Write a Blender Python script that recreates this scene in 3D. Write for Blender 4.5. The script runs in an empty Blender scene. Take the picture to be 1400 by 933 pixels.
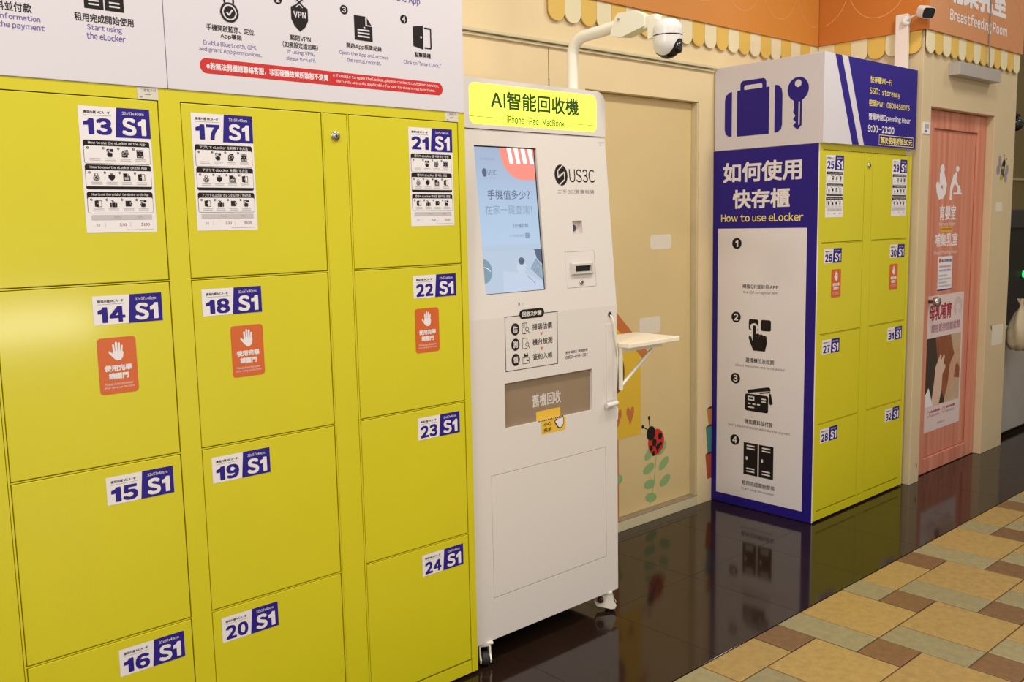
import bpy, math, random
from mathutils import Vector, Matrix
from mathutils.geometry import tessellate_polygon
random.seed(7)
C = bpy.context.scene.collection
SC = bpy.context.scene

# ------------------------------------------------------------------ camera, world, lights, exposure
yaw, pitch, roll = 0.7349, 0.1258, -0.0197
fw = Vector((math.sin(yaw)*math.cos(pitch), math.cos(yaw)*math.cos(pitch), -math.sin(pitch)))
r0 = Vector((math.cos(yaw), -math.sin(yaw), 0)); u0 = r0.cross(fw)
rt = math.cos(roll)*r0 + math.sin(roll)*u0
up = -math.sin(roll)*r0 + math.cos(roll)*u0
cd = bpy.data.cameras.new('camera'); cam = bpy.data.objects.new('camera', cd); C.objects.link(cam)
cd.sensor_width = 36; cd.lens = 36*1281.13/1400; cd.clip_start = 0.05; cd.clip_end = 60
M4 = Matrix((rt, up, -fw)).transposed().to_4x4(); M4.translation = Vector((-1.8603, -2.2558, 1.4666))
cam.matrix_world = M4
SC.camera = cam

w = bpy.data.worlds.new('world'); SC.world = w; w.use_nodes = True
w.node_tree.nodes['Background'].inputs[0].default_value = (1.0, 0.91, 0.82, 1)
w.node_tree.nodes['Background'].inputs[1].default_value = 0.42

def area(name, loc, size, power, col=(1, .93, .84), rot=(0, 0, 0), sy=None, shape='DISK'):
    l = bpy.data.lights.new(name, 'AREA'); l.energy = power; l.color = col; l.size = size
    l.shape = shape
    if sy: l.shape = 'RECTANGLE'; l.size_y = sy
    o = bpy.data.objects.new(name, l); C.objects.link(o); o.location = loc; o.rotation_euler = rot
    return o
for i, (x, y, pw) in enumerate([(-1.9, -1.1, 30), (0.2, -1.0, 30), (2.2, -0.95, 28), (4.6, -1.3, 12)]):
    area('ceiling_downlight', (x, y, 3.5), 0.35, pw)
area('corridor_and_fill_light', (-0.6, -3.4, 3.4), 2.4, 52, sy=0.6)
area('corridor_and_fill_light', (2.8, -3.4, 3.4), 1.6, 22, sy=0.6)
area('corridor_and_fill_light', (-4.6, -1.6, 3.0), 1.6, 60, rot=(0, math.radians(-50), 0), sy=1.0)  # fill light added on the left to brighten the left-facing panels
# a lit shop front on the other side of the corridor, seen only as a soft sheen in the painted steel
area('shop_front_light', (0.02, -5.2, 0.79), 1.1, 30, (1, .97, .9), (math.radians(90), 0, 0), sy=0.20)
SC.view_settings.view_transform = 'Standard'; SC.view_settings.look = 'None'
SC.view_settings.gamma = 1; SC.view_settings.use_curve_mapping = False
SC.view_settings.exposure = 0.0

# ------------------------------------------------------------------ materials
def lin(h):
    h = h.lstrip('#'); r = []
    for i in (0, 2, 4):
        c = int(h[i:i+2], 16)/255
        r.append(c/12.92 if c <= .04045 else ((c+.055)/1.055)**2.4)
    return (*r, 1)
MATS = {}
def mat(name, col, rough=.5, metal=0, emit=0, noise=0, nscale=6, bump=0, bscale=200, spec=None, vary=0, coat=0):
    if name in MATS: return MATS[name]
    m = bpy.data.materials.new(name); m.use_nodes = True; nt = m.node_tree; b = nt.nodes['Principled BSDF']
    c = lin(col); b.inputs['Base Color'].default_value = c
    b.inputs['Roughness'].default_value = rough; b.inputs['Metallic'].default_value = metal
    if spec is not None: b.inputs['Specular IOR Level'].default_value = spec
    if coat: b.inputs['Coat Weight'].default_value = coat; b.inputs['Coat Roughness'].default_value = .13
    if emit:
        b.inputs['Emission Color'].default_value = c; b.inputs['Emission Strength'].default_value = emit
    last = None
    if noise or vary:
        hs = nt.nodes.new('ShaderNodeHueSaturation'); hs.inputs['Color'].default_value = c
        tot = None
        if noise:
            tc = nt.nodes.new('ShaderNodeNewGeometry'); nz = nt.nodes.new('ShaderNodeTexNoise')
            nz.inputs['Scale'].default_value = nscale; nz.inputs['Detail'].default_value = 7; nz.inputs['Roughness'].default_value = .65
            nt.links.new(tc.outputs['Position'], nz.inputs['Vector'])
            mr = nt.nodes.new('ShaderNodeMapRange'); mr.inputs[1].default_value = .3; mr.inputs[2].default_value = .7
            mr.inputs[3].default_value = 1-noise; mr.inputs[4].default_value = 1+noise
            nt.links.new(nz.outputs['Fac'], mr.inputs[0]); tot = mr.outputs[0]
        if vary:
            oi = nt.nodes.new('ShaderNodeObjectInfo'); m2 = nt.nodes.new('ShaderNodeMapRange')
            m2.inputs[3].default_value = 1-vary; m2.inputs[4].default_value = 1+vary
            nt.links.new(oi.outputs['Random'], m2.inputs[0])
            if tot is None: tot = m2.outputs[0]
            else:
                mu = nt.nodes.new('ShaderNodeMath'); mu.operation = 'MULTIPLY'
                nt.links.new(tot, mu.inputs[0]); nt.links.new(m2.outputs[0], mu.inputs[1]); tot = mu.outputs[0]
        nt.links.new(tot, hs.inputs['Value']); nt.links.new(hs.outputs[0], b.inputs['Base Color'])
    if bump:
        g = nt.nodes.new('ShaderNodeNewGeometry'); n2 = nt.nodes.new('ShaderNodeTexNoise'); n2.inputs['Scale'].default_value = bscale
        n2.inputs['Detail'].default_value = 4
        nt.links.new(g.outputs['Position'], n2.inputs['Vector'])
        bp = nt.nodes.new('ShaderNodeBump'); bp.inputs['Strength'].default_value = bump; bp.inputs['Distance'].default_value = .002
        nt.links.new(n2.outputs['Fac'], bp.inputs['Height']); nt.links.new(bp.outputs[0], b.inputs['Normal'])
    MATS[name] = m; return m

yel = mat('yellow_powder_coat', '#cfc50c', .45, noise=.02, nscale=3, coat=.26)
gapm = mat('dark_gap', '#2b2408', .8)
whitep = mat('white_panel', '#d3ced5', .42)
kiosk = mat('kiosk_white', '#dad3cd', .36)
board = mat('board_edge_white', '#e6e0dc', .6)
blue = mat('print_blue', '#25147f', .5, spec=.3)
pw = mat('print_white', '#e4dfe2', .5)
pk = mat('print_black', '#1b1414', .6, spec=.25)
pgrey = mat('print_grey', '#8b8688', .5)
plg = mat('print_light_grey', '#bdb8b9', .5)
pred = mat('print_red', '#c3201f', .45)
porange = mat('print_orange', '#cc5f26', .45)
pyel = mat('print_yellow', '#eedb62', .5)
cream = mat('cream_wall', '#e2cc9f', .6, noise=.05, nscale=1.6, bump=.15)
creamd = mat('cream_door', '#d8c08a', .5, noise=.05, nscale=1.3)
trimm = mat('cream_trim', '#d0c4a0', .5, noise=.05, nscale=5)
orange = mat('orange_sign_face', '#cb8336', .5, noise=.05, nscale=1.2)
orangep = mat('orange_sign_line', '#db9455', .5)
scy = mat('scallop_yellow', '#d9b456', .55)
scc = mat('scallop_cream', '#e0d4ae', .55)
dark_tile = mat('polished_dark_tile', '#261912', .09, noise=.14, nscale=5, vary=.07, spec=.36)
dgrout = mat('dark_grout', '#2a1e17', .5)
tgrout = mat('tan_grout', '#5e4428', .9)
tan = mat('tan_stone_tile', '#9f834b', .42, noise=.17, nscale=34, vary=.06, bump=.5, bscale=60)
gry = mat('grey_stone_tile', '#8b815e', .42, noise=.15, nscale=34, vary=.07, bump=.5, bscale=60)
brn = mat('brown_stone_tile', '#705131', .42, noise=.2, nscale=34, vary=.10, bump=.5, bscale=60)
steel = mat('steel', '#b9b4ae', .25, metal=1)
rubber = mat('black_rubber', '#24201e', .6)
blackp = mat('black_gloss', '#120e0e', .22)
camw = mat('camera_white', '#d9d5d2', .3)
camw2 = mat('mount_white', '#e6e2d2', .35)
bronze = mat('bronze_window', '#8f7b64', .3, noise=.06, nscale=6)

# ------------------------------------------------------------------ mesh helpers
WL = {}
class MB:
    def __init__(s): s.v = []; s.f = []; s.m = []; s.ms = []; s.sm = []
    def mi(s, m):
        if m not in s.ms: s.ms.append(m)
        return s.ms.index(m)
    def add(s, vs, fs, m, smooth=False):
        o = len(s.v); s.v += [Vector(p) for p in vs]; i = s.mi(m)
        for f in fs: s.f.append([o+k for k in f]); s.m.append(i); s.sm.append(smooth)
        return s
    def box(s, x0, y0, z0, x1, y1, z1, m):
        v = [(x, y, z) for z in (z0, z1) for y in (y0, y1) for x in (x0, x1)]
        return s.add(v, [(0, 2, 3, 1), (4, 5, 7, 6), (0, 1, 5, 4), (2, 6, 7, 3), (0, 4, 6, 2), (1, 3, 7, 5)], m)
    def prism(s, pts, fn, d0, d1, m, smooth=False):      # pts 2D outline, fn(p,d)->3D
        n = len(pts); a = [fn(p, d0) for p in pts]; b = [fn(p, d1) for p in pts]
        tr = tessellate_polygon([[Vector((p[0], p[1], 0)) for p in pts]])
        s.add(a+b, [(i, (i+1) % n, n+(i+1) % n, n+i) for i in range(n)], m, smooth)
        s.add(a, [tuple(t) for t in tr], m); s.add(b, [tuple(reversed(t)) for t in tr], m)
        return s
    def lathe(s, prof, m, c=(0, 0, 0), ax=(0, 0, 1), seg=24, smooth=True):
        q = Vector((0, 0, 1)).rotation_difference(Vector(ax).normalized()); c = Vector(c); vs = []; fs = []
        for r, h in prof:
            for k in range(seg):
                t = 2*math.pi*k/seg; vs.append(c+q @ Vector((r*math.cos(t), r*math.sin(t), h)))
        for j in range(len(prof)-1):
            for k in range(seg):
                fs.append((j*seg+k, j*seg+(k+1) % seg, (j+1)*seg+(k+1) % seg, (j+1)*seg+k))
        s.add(vs, fs, m, smooth)
        s.add(vs[:seg], [tuple(reversed(range(seg)))], m); s.add(vs[-seg:], [tuple(range(seg))], m)
        return s
    def cyl(s, a, b, r, m, seg=20):
        a = Vector(a); b = Vector(b); return s.lathe([(r, 0), (r, (b-a).length)], m, a, b-a, seg)
    def tube(s, pts, r, m, seg=12):
        pts = [Vector(p) for p in pts]; vs = []; n = len(pts); prev = None
        for i, p in enumerate(pts):
            t = (pts[min(i+1, n-1)]-pts[max(i-1, 0)]).normalized()
            if prev is None:
                nrm = t.orthogonal().normalized()
            else:
                nrm = (prev-t*prev.dot(t)).normalized()
            prev = nrm; b = t.cross(nrm)
            for k in range(seg):
                a = 2*math.pi*k/seg; vs.append(p+r*(math.cos(a)*nrm+math.sin(a)*b))
        fs = [(j*seg+k, j*seg+(k+1) % seg, (j+1)*seg+(k+1) % seg, (j+1)*seg+k) for j in range(n-1) for k in range(seg)]
        s.add(vs, fs, m, True); s.add(vs[:seg], [tuple(reversed(range(seg)))], m); s.add(vs[-seg:], [tuple(range(seg))], m)
        return s
    def build(s, name, parent=None, label=None, cat=None, group=None, kind=None, bevel=0, seg=2):
        lo = Vector([min(p[i] for p in s.v) for i in range(3)]); hi = Vector([max(p[i] for p in s.v) for i in range(3)])
        loc = Vector(((lo.x+hi.x)/2, (lo.y+hi.y)/2, lo.z if parent is None else (lo.z+hi.z)/2))
        if name.startswith('floor') or name.startswith('wall'): loc.z = lo.z
        me = bpy.data.meshes.new(name); me.from_pydata([p-loc for p in s.v], [], s.f)
        for m in s.ms: me.materials.append(m)
        me.polygons.foreach_set('material_index', s.m); me.polygons.foreach_set('use_smooth', s.sm); me.update()
        o = bpy.data.objects.new(name, me); C.objects.link(o); WL[o] = loc
        if parent is not None: o.parent = parent; o.location = loc-WL[parent]
        else: o.location = loc
        tag(o, label, cat, group, kind)
        if bevel:
            b = o.modifiers.new('bevel', 'BEVEL'); b.width = bevel; b.segments = seg; b.limit_method = 'ANGLE'; b.angle_limit = .7
        return o
def tag(o, label=None, cat=None, group=None, kind=None):
    if label: o['label'] = label
    if cat: o['category'] = cat
    if group: o['group'] = group
    if kind: o['kind'] = kind
    return o
def thing(name, loc, label, cat, group=None, kind=None):
    o = bpy.data.objects.new(name, None); C.objects.link(o); o.location = loc; WL[o] = Vector(loc); o.empty_display_size = .1
    return tag(o, label, cat, group, kind)

# ------------------------------------------------------------------ flat print (lettering, labels, icons)
TC = {}; GC = {}
def glyph(ch):
    """outline of one character; latin letters and digits take their full-width form, whose design matches the sans serif on the signs"""
    if ch == '1': return [(.235, 0), (.37, 0), (.37, .72), (.27, .72), (.215, .615), (.06, .555), (.06, .44), (.235, .51)], [(0, 1, 2, 7), (2, 3, 4, 7), (4, 5, 6, 7)]
    if ch == 'I': return [(0, 0), (.095, 0), (.095, .73), (0, .73)], [(0, 1, 2, 3)]
    if ch not in GC:
        cu = bpy.data.curves.new('t', 'FONT'); cu.body = chr(ord(ch)+0xFEE0) if 0x21 <= ord(ch) <= 0x7e else ch
        cu.resolution_u = 2 if ord(ch) > 0x2e00 else 4; cu.fill_mode = 'FRONT'
        ob = bpy.data.objects.new('t', cu); me = bpy.data.meshes.new_from_object(ob)
        vs = [(v.co.x, v.co.y) for v in me.vertices]; fs = [tuple(p.vertices) for p in me.polygons]
        bpy.data.objects.remove(ob); bpy.data.curves.remove(cu); bpy.data.meshes.remove(me)
        GC[ch] = (vs, fs)
    return GC[ch]
def text_mesh(s, bold=0.0, light=False):
    k = (s, bold, light)
    if k not in TC:
        vs = []; fs = []; x = 0
        offs = [(0, 0)] if bold < .004 else [(-bold, -bold), (bold, -bold), (-bold, bold), (bold, bold)]
        if light and bold >= .004: offs = [(-bold, 0), (bold, 0)]
        elif bold > .03: offs += [(0, 0), (-bold*1.2, 0), (bold*1.2, 0)]
        for ch in s:
            if ch == ' ': x += .26; continue
            gv, gf = glyph(ch)
            if not gv: x += .3; continue
            wide = ord(ch) > 0x2e00
            a = min(p[0] for p in gv); b = max(p[0] for p in gv)
            dx = x if wide else x-a+.04+bold
            for kz, (ox, oy) in enumerate(offs):
                o = len(vs); vs += [(px+dx+ox, py+oy, kz) for px, py in gv]; fs += [tuple(o+i for i in f) for f in gf]
            x += 1.0 if wide else (b-a)+.085+bold*2
        x0 = min(p[0] for p in vs); x1 = max(p[0] for p in vs); y0 = min(p[1] for p in vs); y1 = max(p[1] for p in vs)
        TC[k] = ([((px-x0)/(x1-x0), (py-y0)/(y1-y0), kz) for px, py, kz in vs], fs, (x1-x0)/(y1-y0))
    return TC[k]
class Sheet(MB):
    def __init__(s, o=(0, 0, 0), u=(1, 0, 0), v=(0, 0, 1), n=(0, -1, 0), base=.0004, step=.0003):
        super().__init__(); s.o = Vector(o); s.u = Vector(u); s.vv = Vector(v); s.n = Vector(n); s.base = base; s.step = step
        s.T = (0, 0, 1, 1); s.k = 0
    def at(s, x0, y0, x1, y1): s.T = (x0, y0, x1-x0, y1-y0); return s
    def full(s): s.T = (0, 0, 1, 1); return s
    def P(s, x, y, lay):
        a, b, c, d = s.T
        return s.o+s.u*(a+x*c)+s.vv*(b+y*d)+s.n*(s.base+s.step*lay)
    def poly(s, pts, m, lay=0):
        pts = [p for i, p in enumerate(pts) if p != pts[i-1]]
        tr = tessellate_polygon([[Vector((p[0], p[1], 0)) for p in pts]])
        fs = []
        up = s.u.cross(s.vv).dot(s.n) > 0
        sg = s.T[2]*s.T[3] > 0
        for t in tr:
            a, b, c = [Vector(pts[k]) for k in t]
            cr = (b.x-a.x)*(c.y-a.y)-(b.y-a.y)*(c.x-a.x)
            t = tuple(t) if (cr > 0) == (up == sg) else tuple(reversed(t))
            fs.append(t)
        s.k += 1
        s.add([s.P(x, y, lay+.065*(s.k % 13)) for x, y in pts], fs, m); return s
    def rect(s, x0, y0, x1, y1, m, lay=0): return s.poly([(x0, y0), (x1, y0), (x1, y1), (x0, y1)], m, lay)
    def rrect(s, x0, y0, x1, y1, r, m, lay=0, ry=None, k=5):
        ry = ry or r; pts = []
        for cx, cy, a in ((x1-r, y0+ry, -90), (x1-r, y1-ry, 0), (x0+r, y1-ry, 90), (x0+r, y0+ry, 180)):
            for i in range(k+1):
                t = math.radians(a+90*i/k); pts.append((cx+r*math.cos(t), cy+ry*math.sin(t)))
        return s.poly(pts, m, lay)
    def ell(s, cx, cy, rx, ry, m, lay=0, n=24, rot=0):
        c, sn = math.cos(rot), math.sin(rot)
        return s.poly([(cx+rx*math.cos(t)*c-ry*math.sin(t)*sn, cy+rx*math.cos(t)*sn+ry*math.sin(t)*c) for t in [2*math.pi*i/n for i in range(n)]], m, lay)
    def line(s, pts, wd, m, lay=0, closed=False):
        pts = list(pts)+([pts[0]] if closed else []); a, b, cc, dd = s.T
        for (x0, y0), (x1, y1) in zip(pts, pts[1:]):
            dx, dy = (x1-x0)*cc, (y1-y0)*dd; L = math.hypot(dx, dy) or 1; nx, ny = -dy/L*wd/2/cc, dx/L*wd/2/dd
            s.poly([(x0+nx, y0+ny), (x0-nx, y0-ny), (x1-nx, y1-ny), (x1+nx, y1+ny)], m, lay)
        return s
    def frame(s, x0, y0, x1, y1, wd, m, lay=0):
        return s.rect(x0, y0, x1, y0+wd, m, lay).rect(x0, y1-wd, x1, y1, m, lay).rect(x0, y0+wd, x0+wd, y1-wd, m, lay).rect(x1-wd, y0+wd, x1, y1-wd, m, lay)
    def arc(s, cx, cy, r, a0, a1, wd, m, lay=0, n=20):
        q = [math.radians(a0+(a1-a0)*i/n) for i in range(n+1)]
        pts = [(cx+r*math.cos(t), cy+r*math.sin(t)) for t in q]
        return s.line(pts, wd, m, lay)
    def text(s, t, x0, y0, x1, y1, m, lay=1, bold=0.0, skew=0):
        vs, fs, asp = text_mesh(t, bold, abs((y1-y0)*s.T[3]) < .0135)
        flip = (s.u.cross(s.vv).dot(s.n) > 0) != (s.T[2]*s.T[3] > 0)
        s.add([s.P(x0+(x1-x0)*a, y0+(y1-y0)*b, lay+.12*kz) for a, b, kz in vs], [tuple(reversed(f)) if flip else f for f in fs], m); return s
    def textc(s, t, cx, y0, h, m, lay=1, bold=0.0, maxw=None, asp_k=1.0):
        a = text_mesh(t, bold)[2]; wd = h*a*asp_k
        if maxw and wd > maxw: wd = maxw
        return s.text(t, cx-wd/2, y0, cx+wd/2, y0+h, m, lay, bold)
    # icons, drawn in a 0..1 box
    def hand(s, m, lay=2):
        for x, y, t, wd in ((.30, .86, -.10, .115), (.46, .97, -.03, .12), (.62, .93, .04, .12), (.77, .80, .10, .11)):
            s.line([(x, y-.05), (.5+(x-.5)*.80, .36)], wd*s.T[2], m, lay); s.ell(x, y-.05, wd/2, wd/2*s.T[2]/s.T[3], m, lay, 12)
        s.poly([(.24, .50), (.80, .50), (.84, .40), (.80, .18), (.68, .04), (.44, .03), (.30, .14), (.04, .42), (.03, .50), (.09, .53), (.24, .38)], m, lay)
        return s
    def tap(s, m, bg, lay=2):
        s.rrect(.02, .66, .44, 1, .07, m, lay).rrect(.54, .66, .98, 1, .07, m, lay)
        s.ell(.26, .76, .17, .12, bg, lay+1).rrect(.16, .3, .36, .84, .09, bg, lay+1)
        s.rrect(.2, .3, .34, .82, .07, m, lay+2)
        s.poly([(.2, .48), (.8, .48), (.82, .3), (.74, .04), (.24, .04), (.18, .12), (.02, .42), (.06, .5), (.14, .46), (.2, .32)], m, lay+2)
        for x, y in ((.42, .52), (.57, .50), (.72, .47)): s.ell(x, y, .085, .055, m, lay+2, 12)
        return s
    def cards(s, m, bg, lay=2):
        s.poly([(.08, .80), (.84, .99), (.90, .95), (.92, .86), (.1, .68)], m, lay)
        s.poly([(.86, .78), (.93, .74), (1.0, .40), (.92, .34), (.86, .40)], m, lay)
        s.poly([(.5, .74), (.9, .84), (.9, .79), (.55, .70)], m, lay)
        s.rrect(.0, .02, .84, .66, .08, m, lay)
        s.frame(.1, .42, .34, .58, .04, bg, lay+1); s.rrect(.6, .5, .76, .545, .02, bg, lay+1); s.rrect(.6, .4, .76, .445, .02, bg, lay+1)
        for x in (.1, .27, .44): s.rrect(x, .27, x+.11, .32, .02, bg, lay+1)
        s.rrect(.1, .14, .34, .185, .02, bg, lay+1); return s
    def lockers(s, m, bg, lay=2):
        for x in (0, .52):
            s.rect(x, 0, x+.48, 1, m, lay)
            for y in (.09, .18, .80, .89): s.rrect(x+.1, y, x+.38, y+.04, .02, bg, lay+1)
            s.rrect(x+.08, .46, x+.14, .57, .03, bg, lay+1)
        return s
    def padlock(s, m, bg, lay=2):
        s.arc(.5, .68, .24*s.T[2]/1, 0, 180, .0, m, lay) if False else None
        s.rrect(.24, .5, .76, 1.0, .25, m, lay).rrect(.34, .5, .66, .93, .16, bg, lay+1)
        s.rrect(.06, 0, .94, .68, .38, m, lay+2).rrect(.15, .07, .85, .61, .32, bg, lay+3).rrect(.22, .12, .78, .56, .26, m, lay+4)
        a, b, c, d = s.T
        s.line([(.36, .34), (.46, .24), (.64, .44)], .07*c, bg, lay+5); return s
    def shield(s, m, bg, lay=2, txt=True):
        s.poly([(.04, .72), (.5, .86), (.96, .72), (.96, .36), (.8, .16), (.5, 0), (.2, .16), (.04, .36)], m, lay)
        a, b, c, d = s.T
        for p in (((.28, 1), (.72, .76)), ((.72, 1), (.28, .76))): s.line(p, .17*c, bg, lay+1); s.line(p, .08*c, m, lay+2)
        if txt: s.text('VPN', .16, .42, .84, .6, bg, lay+3, .03)
        return s
    def doc(s, m, bg, lay=2):
        s.poly([(0, 0), (1, 0), (1, .62), (.66, 1), (0, 1)], m, lay); s.poly([(.62, .62), (1, .62), (.62, 1)], bg, lay+1); s.poly([(.70, .66), (.95, .66), (.70, .94)], m, lay+2)
        for y in (.14, .27, .40): s.rrect(.16, y, .84, y+.06, .03, bg, lay+1)
        s.rrect(.5, .52, .6, .57, .02, bg, lay+1); return s
    def opendoor(s, m, bg, lay=2):
        s.poly([(0, .1), (.55, 0), (.55, 1), (0, .9)], m, lay); s.ell(.43, .5, .05, .05, bg, lay+1, 10)
        a, b, c, d = s.T
        s.line([(.62, .90), (.97, .90), (.97, .08), (.62, .08)], .07*c, m, lay); return s
    def bag(s, m, bg, lay=2):
        s.rrect(0, 0, .2, .6, .06, m, lay).rrect(.26, 0, .74, .62, .03, m, lay).rrect(.8, 0, 1, .6, .06, m, lay)
        a, b, c, d = s.T
        s.line([(.42, .6), (.3, .95), (.1, 1)], .1*c, m, lay).line([(.42, .9), (.62, .66)], .12*c, m, lay); return s
    def wallet(s, m, bg, lay=2):
        s.rrect(.05, .1, .9, .9, .06, m, lay); s.rrect(.7, .4, 1, .62, .04, bg, lay+1); s.rrect(.74, .43, 1, .59, .04, m, lay+2); return s
    def num(s, n, cx, cy, r, m, bg, lay=2):
        s.ell(cx, cy, r, r, m, lay); s.textc(str(n), cx, cy-r*.62, r*1.24, bg, lay+1, .03); return s
def holes(mb, P, x0, y0, x1, y1, hs, m, hm=None):
    """front face P(x,y,depth) with recessed rectangular holes [(x0,y0,x1,y1,depth,floor material)]"""
    xs = sorted({x0, x1, *[h[0] for h in hs], *[h[2] for h in hs]}); ys = sorted({y0, y1, *[h[1] for h in hs], *[h[3] for h in hs]})
    for a, b in zip(xs, xs[1:]):
        for c, d in zip(ys, ys[1:]):
            if any(h[0] <= (a+b)/2 <= h[2] and h[1] <= (c+d)/2 <= h[3] for h in hs): continue
            mb.add([P(a, c, 0), P(b, c, 0), P(b, d, 0), P(a, d, 0)], [(0, 1, 2, 3)], m)
    for h in hs:
        a, c, b, d, dp, fm = h
        q = [(a, c), (b, c), (b, d), (a, d)]
        mb.add([P(*p, 0) for p in q]+[P(*p, dp) for p in q], [(i, (i+1) % 4, 4+(i+1) % 4, 4+i) for i in range(4)], hm or m)
        mb.add([P(*p, dp) for p in q], [(0, 1, 2, 3)], fm)
# ================================================================== SETTING
# ---- floor: polished dark tiles near the wall, basket-laid stone tiles beyond
fl = MB(); fl.box(-3.2, -3.4, -.06, 9.6, -.481, -.006, tgrout); fl.box(-3.2, -.481, -.06, 9.6, 1.6, -.0035, dgrout)
floor = fl.build('floor', kind='structure')
def tile_mesh(name, x, y, m, c=.003, h=.02):
    mb = MB(); x /= 2; y /= 2
    v = []
    for a, b, z in ((x, y, -h), (x, y, -c*.6), (x-c, y-c, 0)):
        v += [(-a, -b, z), (a, -b, z), (a, b, z), (-a, b, z)]
    f = [(8, 9, 10, 11)]+[(r*4+i, r*4+(i+1) % 4, r*4+4+(i+1) % 4, r*4+4+i) for r in (0, 1) for i in range(4)]
    mb.add(v, f, m); me = bpy.data.meshes.new(name); me.from_pydata([tuple(p) for p in mb.v], [], mb.f); me.materials.append(m); me.update(); return me
def put(me, name, x, y, z=0):
    o = bpy.data.objects.new(name, me); C.objects.link(o); o.parent = floor
    o.location = Vector((x, y, z))-WL[floor]; WL[o] = Vector((x, y, z)); return o
G = .153; X0 = .555; Y0 = -.481
memo = {}
def stone(kind, i0, j0, wi, hj):
    y_hi = min(Y0, Y0-j0*G); y_lo = Y0-(j0+hj)*G
    if y_lo >= Y0-.01: return
    k = (kind, wi, round(y_hi-y_lo, 3)); g = .005
    if k not in memo: memo[k] = tile_mesh(kind, wi*G-g, y_hi-y_lo-g, {'tan_tile': tan, 'grey_tile': gry, 'brown_tile': brn}[kind])
    put(memo[k], kind, X0+(i0+wi/2)*G, (y_hi+y_lo)/2, random.uniform(-.0008, .0006))
cells = set()
for m_ in range(-60, 60):
    for n_ in range(-60, 60):
        a, b = 3+m_+3*n_, 2*m_-n_
        x = X0+a*G; y = Y0-b*G
        if -.5 < x < 5.1 and -1 <= b+2 and y > -2.35 and b > -3:
            if x < .6 and y > 5: continue
            stone('grey_tile', a, b, 1, 2); stone('tan_tile', a+1, b, 2, 2); stone('brown_tile', a, b+2, 1, 1)
        elif -3 < x < 9.2 and y > -3.3 and b > -3:
            cells.add((a, b))
far = MB()
def fartile(a, b, wi, hj, m):
    y_hi = min(Y0, Y0-b*G); y_lo = Y0-(b+hj)*G
    if y_lo >= Y0-.01: return
    far.box(X0+a*G+.0025, y_lo+.0025, -.02, X0+(a+wi)*G-.0025, y_hi-.0025, 0, m)
for a, b in cells: fartile(a, b, 1, 2, gry); fartile(a+1, b, 2, 2, tan); fartile(a, b+2, 1, 1, brn)
far.build('outlying_stone_tiles', floor, kind='stuff')
dm = tile_mesh('dark_tile', .505-.0009, .505-.0009, dark_tile, .0006)
for i in range(-3, 19):
    for j in range(0, 4):
        put(dm, 'dark_tile', .157+.505*(i-.5), -.481+.505*(j+.5))

# ---- back wall of the alcove, with the door opening x 1.176..1.985
YB = .60
wb = MB()
wb.box(-3.2, YB, 0, 1.176, YB+.12, 3.3, cream); wb.box(1.985, YB, 0, 3.07, YB+.12, 3.3, cream); wb.box(1.176, YB, 2.035, 1.985, YB+.12, 3.3, cream)
wb.box(1.12, YB+.052, 0, 2.04, YB+.12, 2.1, creamd)
wall_back = wb.build('wall_back', kind='structure')
t = MB(); t.box(-3.2, YB-.012, 2.185, 2.10, YB, 2.196, trimm); t.box(-3.2, YB-.024, 2.199, 2.10, YB, 2.212, trimm)
t.build('trim_1', kind='structure', bevel=.002)
t = MB(); t.box(.9535, YB-.0012, 2.03, .9565, YB, 2.182, mat('joint', '#8d7748', .8)); t.box(.9535, YB-.0012, 2.02, .9585, YB, 2.06, gapm)
t.build('trim_2', kind='structure')
t = MB(); t.box(1.176, YB-.004, 0, 1.985, YB+.05, .048, trimm)
thr = t.build('trim_3', kind='structure', bevel=.002)
t = MB(); t.box(1.176, YB-.004, .0485, 1.985, YB+.05, .0515, mat('worn_threshold', '#94836a', .6, noise=.15, nscale=20)); t.build('threshold_strip', thr)
# door_1
dr = MB(); dr.box(1.18, YB+.040, .052, 1.979, YB+.052, 2.031, creamd)
door1 = dr.build('door_1', kind='structure', bevel=.0015)
t = MB(); t.box(1.9795, YB+.006, .052, 1.985, YB+.05, 2.031, trimm); t.build('door_stop', door1)

# ---- projecting wall with the pink door
YP = -.01
wr = MB(); wallc = mat('cream_wall_front', '#cdb994', .6, noise=.06, nscale=1.4, bump=.15)
wr.box(3.07, YP, 0, 3.18, .95, 3.3, wallc); wr.box(4.02, YP, 0, 4.34, .95, 3.3, wallc)
wr.box(3.18, YP, 2.03, 4.02, .95, 3.3, wallc); wr.box(3.18, .07, 0, 4.02, .95, 2.03, wallc)
wr.build('wall_right', kind='structure', bevel=.003)
# stains at the foot of the wall come from the wall itself: small chips
for (x, z) in ((3.15, .10), (4.11, .77), (4.09, .78)):
    s = Sheet((0, YP, 0)); s.ell(x, z, .006, .02, mat('chipped_paint', '#6d5840', .8), 0, 7, .3); s.build('trim_chip', kind='structure')

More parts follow.
